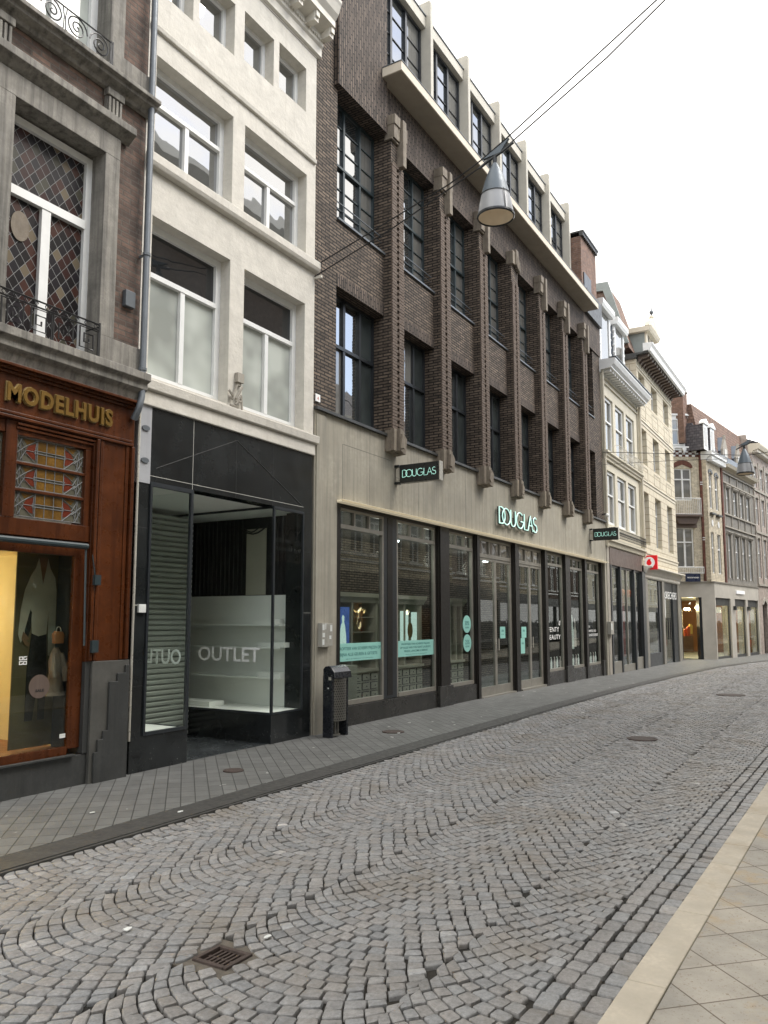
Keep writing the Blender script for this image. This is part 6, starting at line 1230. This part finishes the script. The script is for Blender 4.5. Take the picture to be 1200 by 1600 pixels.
g.build('wall_light', 'steel_black', cb_)
m = MB(T2); m.box(3.7, 5.2, -.09, -.031, 2.93, 3.10); so_ = tag(m.build('fascia_sign', 'white_sign'), 'small white shop sign on the pale stone fascia far down the street', 'sign')
ns = thing('hanging_sign', T1(-1.2, -.6, 3.36), 'small navy hanging sign with white lettering under the white balcony', 'sign')
MB(T1).box(-1.56, -.86, -.5, -.44, 3.37, 3.74).build('board', 'sign_navy', ns); m = MB(T1); m.text('BROOKS BROTHERS' if False else 'MODE & WONEN', lambda u, v, n: (-1.48 + u, -.503 - n, 3.53 + v), .54, .06, .001, bold=.02); m.build('lettering', 'vinyl_white', ns)
MB(T1).tube([(-1.2, -.47, 3.74), (-1.2, -.02, 3.78)], .015, 5).build('bracket', 'steel_black', ns)
# grey stone facade
gf = thing('grey_stone_building', T2(5, 0, gz(44)), 'grey stone building with four tall windows a floor and two slate gabled dormers', 'building')
ws = [(2.72, 3.3), (4.02, 4.75), (5.32, 6.0), (6.62, 7.35)]
ops = [(a, b_, 3.72, 5.85) for a, b_ in ws] + [(a, b_, 6.98, 8.2) for a, b_ in ws]
g = MB(T2); g.wall(2.2, 8.35, 3.44, 9.1, .0, ops, .16, .5); g.box(2.2, 8.35, 5, 9, 0, 9.5); g.build('wall', 'stone_grey', gf)
g = MB(T2)
for z in (6.22, 6.85, 8.45, 8.95): g.box(2.2, 8.35, -.07, -.001, z, z + .07)
for a, b_ in ws:
    for z0, z1 in ((3.66, 5.9), (6.93, 8.25)): g.box(a - .1, a - .01, -.045, -.001, z0, z1); g.box(b_ + .01, b_ + .1, -.045, -.001, z0, z1); g.prism([(.0, z1), (-.06, z1), (-.12, z1 + .08), (-.12, z1 + .12), (0, z1 + .13)], a - .14, b_ + .14, 'x')
for k in range(5): g.box(2.3 + k * 1.3, 2.36 + k * 1.3, -.05, -.0015, 6.3, 6.84); g.box(2.3 + k * 1.3, 2.36 + k * 1.3, -.05, -.0015, 8.53, 8.94)
g.build('stone_dressing', 'stone_light', gf)
for a, b_, z0, z1 in ops: window(gf, a, b_, z0, z1, .06, 'paint_white', 'pane', fw=.07, fd=.06, rows=(.64,), T=T2, trans=.07)
MB(T2).prism([(.4, 9.1), (-.02, 9.1), (-.1, 9.18), (-.3, 9.22), (-.38, 9.36), (.4, 9.4)], 2.25, 8.3, 'x').build('cornice', 'cream_trim', gf)
MB(T2).box(2.2, 8.3, .0, .3, 9.4, 9.9).build('roof_foot', 'zinc_blue', gf)
MB(T2).prism([(.02, 9.45), (.22, 12.05), (.9, 12.08), (3.0, 12.05), (3.0, 9.45)], 8.33, 8.52, 'x').build('roof_verge', 'brick_rose', gf)
for a in (2.75, 5.3):
    g = MB(T2); g.prism([(a, 9.4), (a + .95, 9.4), (a + .95, 10.25), (a + .475, 10.95), (a, 10.25)], .02, .12); g.prism([(a + .4, 10.85), (a + .55, 10.85), (a + .475, 11.05)], .0, .12); g.box(a + .1, a + .85, -.05, .019, 9.4, 9.5); do = g.build('dormer', 'stone_light', gf)
    MB(T2).box(a + .25, a + .7, .0, .019, 9.6, 10.3).build('pane', 'pane_curtain', do); MB(T2).prism([(a - .08, 10.15), (a + .475, 10.95), (a + 1.03, 10.15), (a + .95, 10.1), (a + .475, 10.8), (a, 10.1)], .121, 2.2).build('dormer_roof', 'zinc_blue', do); MB(T2).box(a + .02, a + .93, .121, 1.6, 9.4, 10.2).build('dormer_cheek', 'zinc_blue', do)
gp_ = tag(MB(T2).prism([(2.0, 9.5), (3.4, 13.5), (3.4, 9.0), (2.0, 9.0)], -3.8, -3.2, 'x').build('stub', 'roof_tiles_brown'), 'x', 'x'); bpy.data.objects.remove(gp_)
# roof + chimney rising behind the corner building
br = thing('tiled_roof_house', T2(-1, 4, 0), 'house behind the corner with a broad brown tiled roof and a thick brick chimney', 'building')
MB(T2).prism([(.16, 9.62), (.55, 11.98), (2.6, 12.0), (5.0, 9.62)], -.4, 8.32, 'x').build('roof', 'roof_tiles_brown', br)
g = MB(T2); g.box(-1.0, -.35, .74, 1.4, 10.0, 12.52); g.build('chimney', 'brick_orange', br); MB(T2).box(-1.04, -.31, .70, 1.44, 12.52, 12.6).build('chimney_cap', 'stone_light', br)
# rose brick building
rb = thing('rose_brick_building', T2(12, 0, gz(45)), 'last visible rose brown brick building with arched windows and a cream cornice', 'building')
cols2 = [(8.75, 9.35), (10.15, 10.75), (11.5, 12.1), (12.9, 13.5), (14.3, 14.9)]
ops = [(a, b_, 3.95, 6.2) for a, b_ in cols2] + [(a, b_, 6.95, 8.5) for a, b_ in cols2] + [(a, b_, 9.1, 10.3) for a, b_ in cols2]
g = MB(T2); g.wall(8.36, 17, -.5, 11.0, -.02, ops + [(9.15, 10.2, -.6, 2.6), (11.2, 12.6, -.6, 2.6)], .2, .6); g.box(8.36, 17, 5, 9, 0, 11); g.build('wall', 'brick_rose', rb)
g = MB(T2)
for x in (8.5, 9.75, 11.1, 12.5, 13.9): g.box(x - .09, x + .09, -.06, -.021, 3.6, 10.6)
for z in (3.5, 6.45, 8.85): g.box(8.4, 17, -.09, -.0215, z, z + .12)
for a, b_, z0, z1 in ops: g.prism([(a - .08, z1 - .05)] + [((a + b_) / 2 + .38 * cos(t), z1 - .05 + .2 * sin(t)) for t in [pi - i * pi / 8 for i in range(1, 8)]] + [(b_ + .08, z1 - .05), (b_, z1 - .05), ((a + b_) / 2, z1 + .03), (a, z1 - .05)], -.05, -.0212)
for a in (9.15, 11.2): g.prism([(a - .1, 2.45), (a + .2, 2.75), (a + .52, 2.9), (a + .85, 2.75), (a + 1.15, 2.45), (a + 1.02, 2.45), (a + .52, 2.7), (a + .05, 2.45)], -.07, -.0213)
g.build('stone_dressing', 'stone_light', rb)
for a, b_, z0, z1 in ops: window(rb, a, b_, z0, z1, .05, 'paint_white', 'pane_curtain', fw=.06, fd=.05, rows=(.62,), T=T2)
MB(T2).box(9.1, 12.7, .25, .3, -.5, 2.6).build('door', 'stone_dark', rb)
MB(T2).prism([(.5, 11.0), (-.04, 11.0), (-.1, 11.1), (-.4, 11.2), (-.5, 11.4), (-.5, 11.5), (.5, 11.55)], 8.4, 17, 'x').build('cornice', 'cream_trim', rb)
g = MB(T2)
for k in range(28): g.box(8.5 + k * .3, 8.64 + k * .3, -.33, -.03, 11.02, 11.16)
g.build('dentil', 'paint_offwhite', rb); MB(T2).prism([(-.4, 11.55), (2, 12.6), (5, 12.6), (8, 11.55)], 8.4, 17, 'x').build('roof', 'roof_slate', rb)
# scooter parked by the far shopfront
sx = thing('parked_scooter', T2(9.2, -.7, gz(45)), 'red scooter parked by the far shopfront at the right edge', 'scooter')
def TS(x, y, z): return T2(8.75 + x, -.75 + y, gz(45) + z)
for x in (.2, 1.35): MB(TS).tube([(x, -.05, .24), (x, .05, .24)], .24, 18).build('wheel', 'rubber', sx)
MB(TS).prism([(.75, .35), (1.5, .4), (1.65, .62), (1.5, .78), (.95, .76), (.8, .5)], -.14, .14).build('body', 'plastic_red', sx, bevel=.03); MB(TS).prism([(.9, .77), (1.55, .79), (1.5, .87), (.95, .85)], -.13, .13).build('seat', 'rubber', sx, bevel=.02)
MB(TS).prism([(.2, .42), (.34, .4), (.5, .95), (.38, 1.0)], -.16, .16).build('front_shield', 'plastic_red', sx, bevel=.02); MB(TS).box(.3, .9, -.13, .13, .28, .34).build('footboard', 'rubber', sx)
MB(TS).tube([(.42, -.3, 1.02), (.44, 0, 1.0), (.42, .3, 1.02)], .02, 6).build('handlebar', 'rubber', sx); MB(TS).ball((.33, 0, .93), .07, 6).build('headlight', 'white_sign', sx)
# ================================================================ opposite side of the street (seen only as reflections, and from the side)
def opp(x0, x1, yy, top, mat, lab, shop, nwin, floors, trim='paint_white', signw=None, col=None):
    t = thing('opposite_building', ((x0 + x1) / 2, yy, 0), lab, 'building')
    T = lambda x, y, z: ((x0 + x1) - x, yy - y, z)
    pitch = (x1 - x0) / nwin; ops = []
    for z0, z1 in floors:
        for k in range(nwin): m = x0 + (k + .5) * pitch; ops.append((m - .48, m + .48, z0, z1))
    MB(T).wall(x0, x1, 3.4, top, 0, ops, .18, .6).build('wall', mat, t); MB(T).box(x0, x1, .6, 8, 0, top).build('rear_wall', 'room_grey', t)
    g = MB(T)
    for z0, z1 in floors: g.box(x0, x1, -.06, -.001, z0 - .35, z0 - .25)
    for a, b_, z0, z1 in ops: g.box(a - .12, b_ + .12, -.08, -.0012, z0 - .1, z0); g.box(a - .12, b_ + .12, -.05, -.0012, z1, z1 + .16)
    g.prism([(.3, top - .3), (-.02, top - .3), (-.1, top - .2), (-.35, top - .1), (-.4, top + .1), (.3, top + .12)], x0, x1, 'x'); g.build('trim', trim, t)
    for a, b_, z0, z1 in ops: window(t, a, b_, z0, z1, .09, 'paint_white', 'pane_curtain', fw=.07, fd=.06, rows=(.66,), cols=(.5,), bw=.03, below=.66, T=T)
    MB(T).prism([(-.2, top + .12), (3, top + 2.6), (8, top + .12)], x0, x1, 'x').build('roof', 'roof_slate', t)
    g = MB(T); g.box(x0, x0 + .35, -.03, .4, 0, 3.4); g.box(x1 - .35, x1, -.03, .4, 0, 3.4); g.box(x0 + .35, x1 - .35, -.05, .3, 2.75, 3.4); g.box(x0 + .35, x1 - .35, 0, .3, 0, .4)
    m = (x0 + x1) / 2; g.box(m - .1, m + .1, -.02, .3, .4, 2.75); g.build('shopfront', shop, t)
    MB(T).box(x0 + .35, m - .1, .12, .13, .4, 2.75).build('display_glass', 'pane', t); MB(T).box(m + .1, x1 - .35, .12, .13, .4, 2.75).build('display_glass', 'pane', t)
    return t
FL = [(4.1, 6.0), (7.0, 8.6)]
YO = -1.9
opp(-9, -3.2, YO, 9.8, 'brick_red', 'opposite red brick house behind the camera with white trim', 'bronze_metal', 3, FL)
opp(-3.2, 2.2, YO, 9.2, 'cream_ashlar', 'opposite pale yellow house behind the camera', 'shop_marble', 3, FL)
opp(2.2, 7.6, YO, 10.0, 'cream_ashlar', 'opposite pale stone house facing the outlet shop', 'stone_grey', 4, FL)
opp(7.6, 12.6, YO, 9.2, 'stone_grey', 'opposite grey stone house facing the brick store', 'steel_black', 4, FL)
opp(12.6, 19.8, YO - .1, 14.3, 'brick_rose', 'opposite rose brick house further along the street', 'stone_dark', 4, FL)
opp(19.8, 26.5, YO - .4, 9.0, 'plaster_cream', 'opposite cream plastered house further along the street', 'stone_dark', 5, FL)
opp(26.5, 34.0, YO - 1.1, 9.6, 'brick_cream', 'opposite cream brick house near the bend', 'steel_black', 5, FL)
opp(34.0, 43.0, YO - 2.4, 9.2, 'brick_rose', 'opposite rose brick house beyond the bend', 'stone_dark', 6, FL)
opp(43.0, 56.0, YO - 4.2, 9.4, 'cream_ashlar', 'opposite pale stone block far beyond the bend', 'stone_dark', 9, FL)
opp(56.0, 75.0, YO - 6.5, 9.8, 'brick_red', 'opposite red brick block far beyond the bend', 'stone_dark', 12, FL)
opp(75.0, 120.0, YO - 9.5, 10.0, 'plaster_cream', 'opposite cream plastered block farthest down the street', 'stone_dark', 16, FL)
neon = thing('neon_sign', (11.0, YO + .05, 3.0), 'white glowing shop name on the opposite shopfront, seen mirrored in the store panes', 'sign')
for x in (12.6, 16.9):
    m = MB(); m.text('sooqs', lambda u, v, n, x=x: (x - u, YO + .06 + n, 3.0 + v), .55, .26, .02, bold=.02); m.build('lettering', 'letter_glow', neon)
# ================================================================ groups of look-alike repeats
GR = {'manhole_cover': 'iron covers set in the street', 'cable': 'cables strung across the street', 'hanging_lamp': 'bell lamps hung over the street', 'blade_sign': 'black blade signs of the brick store',
      'window_banner': 'mint sale banners on the store windows', 'discount_sticker': 'round mint discount stickers', 'door_notice': 'mint notices on the store doors', 'bottle_row': 'rows of pale bottles in the store windows',
      'display_cabinet': 'cream drawer cabinets in the store', 'opposite_building': 'houses on the opposite side of the street', 'wall_shelf': 'small shelves in the left outlet window', 'white_box': 'flat white boxes on the shelf unit',
      'electric_box': 'grey electric boxes on the store front', 'light_panel': 'bright panels in the cream cabinet', 'window_lettering': 'white lettering on the store panes'}
for o in list(C.objects):
    k = o.name.split('.')[0]
    if o.parent is None and k in GR and o.get('label'): o['group'] = GR[k]
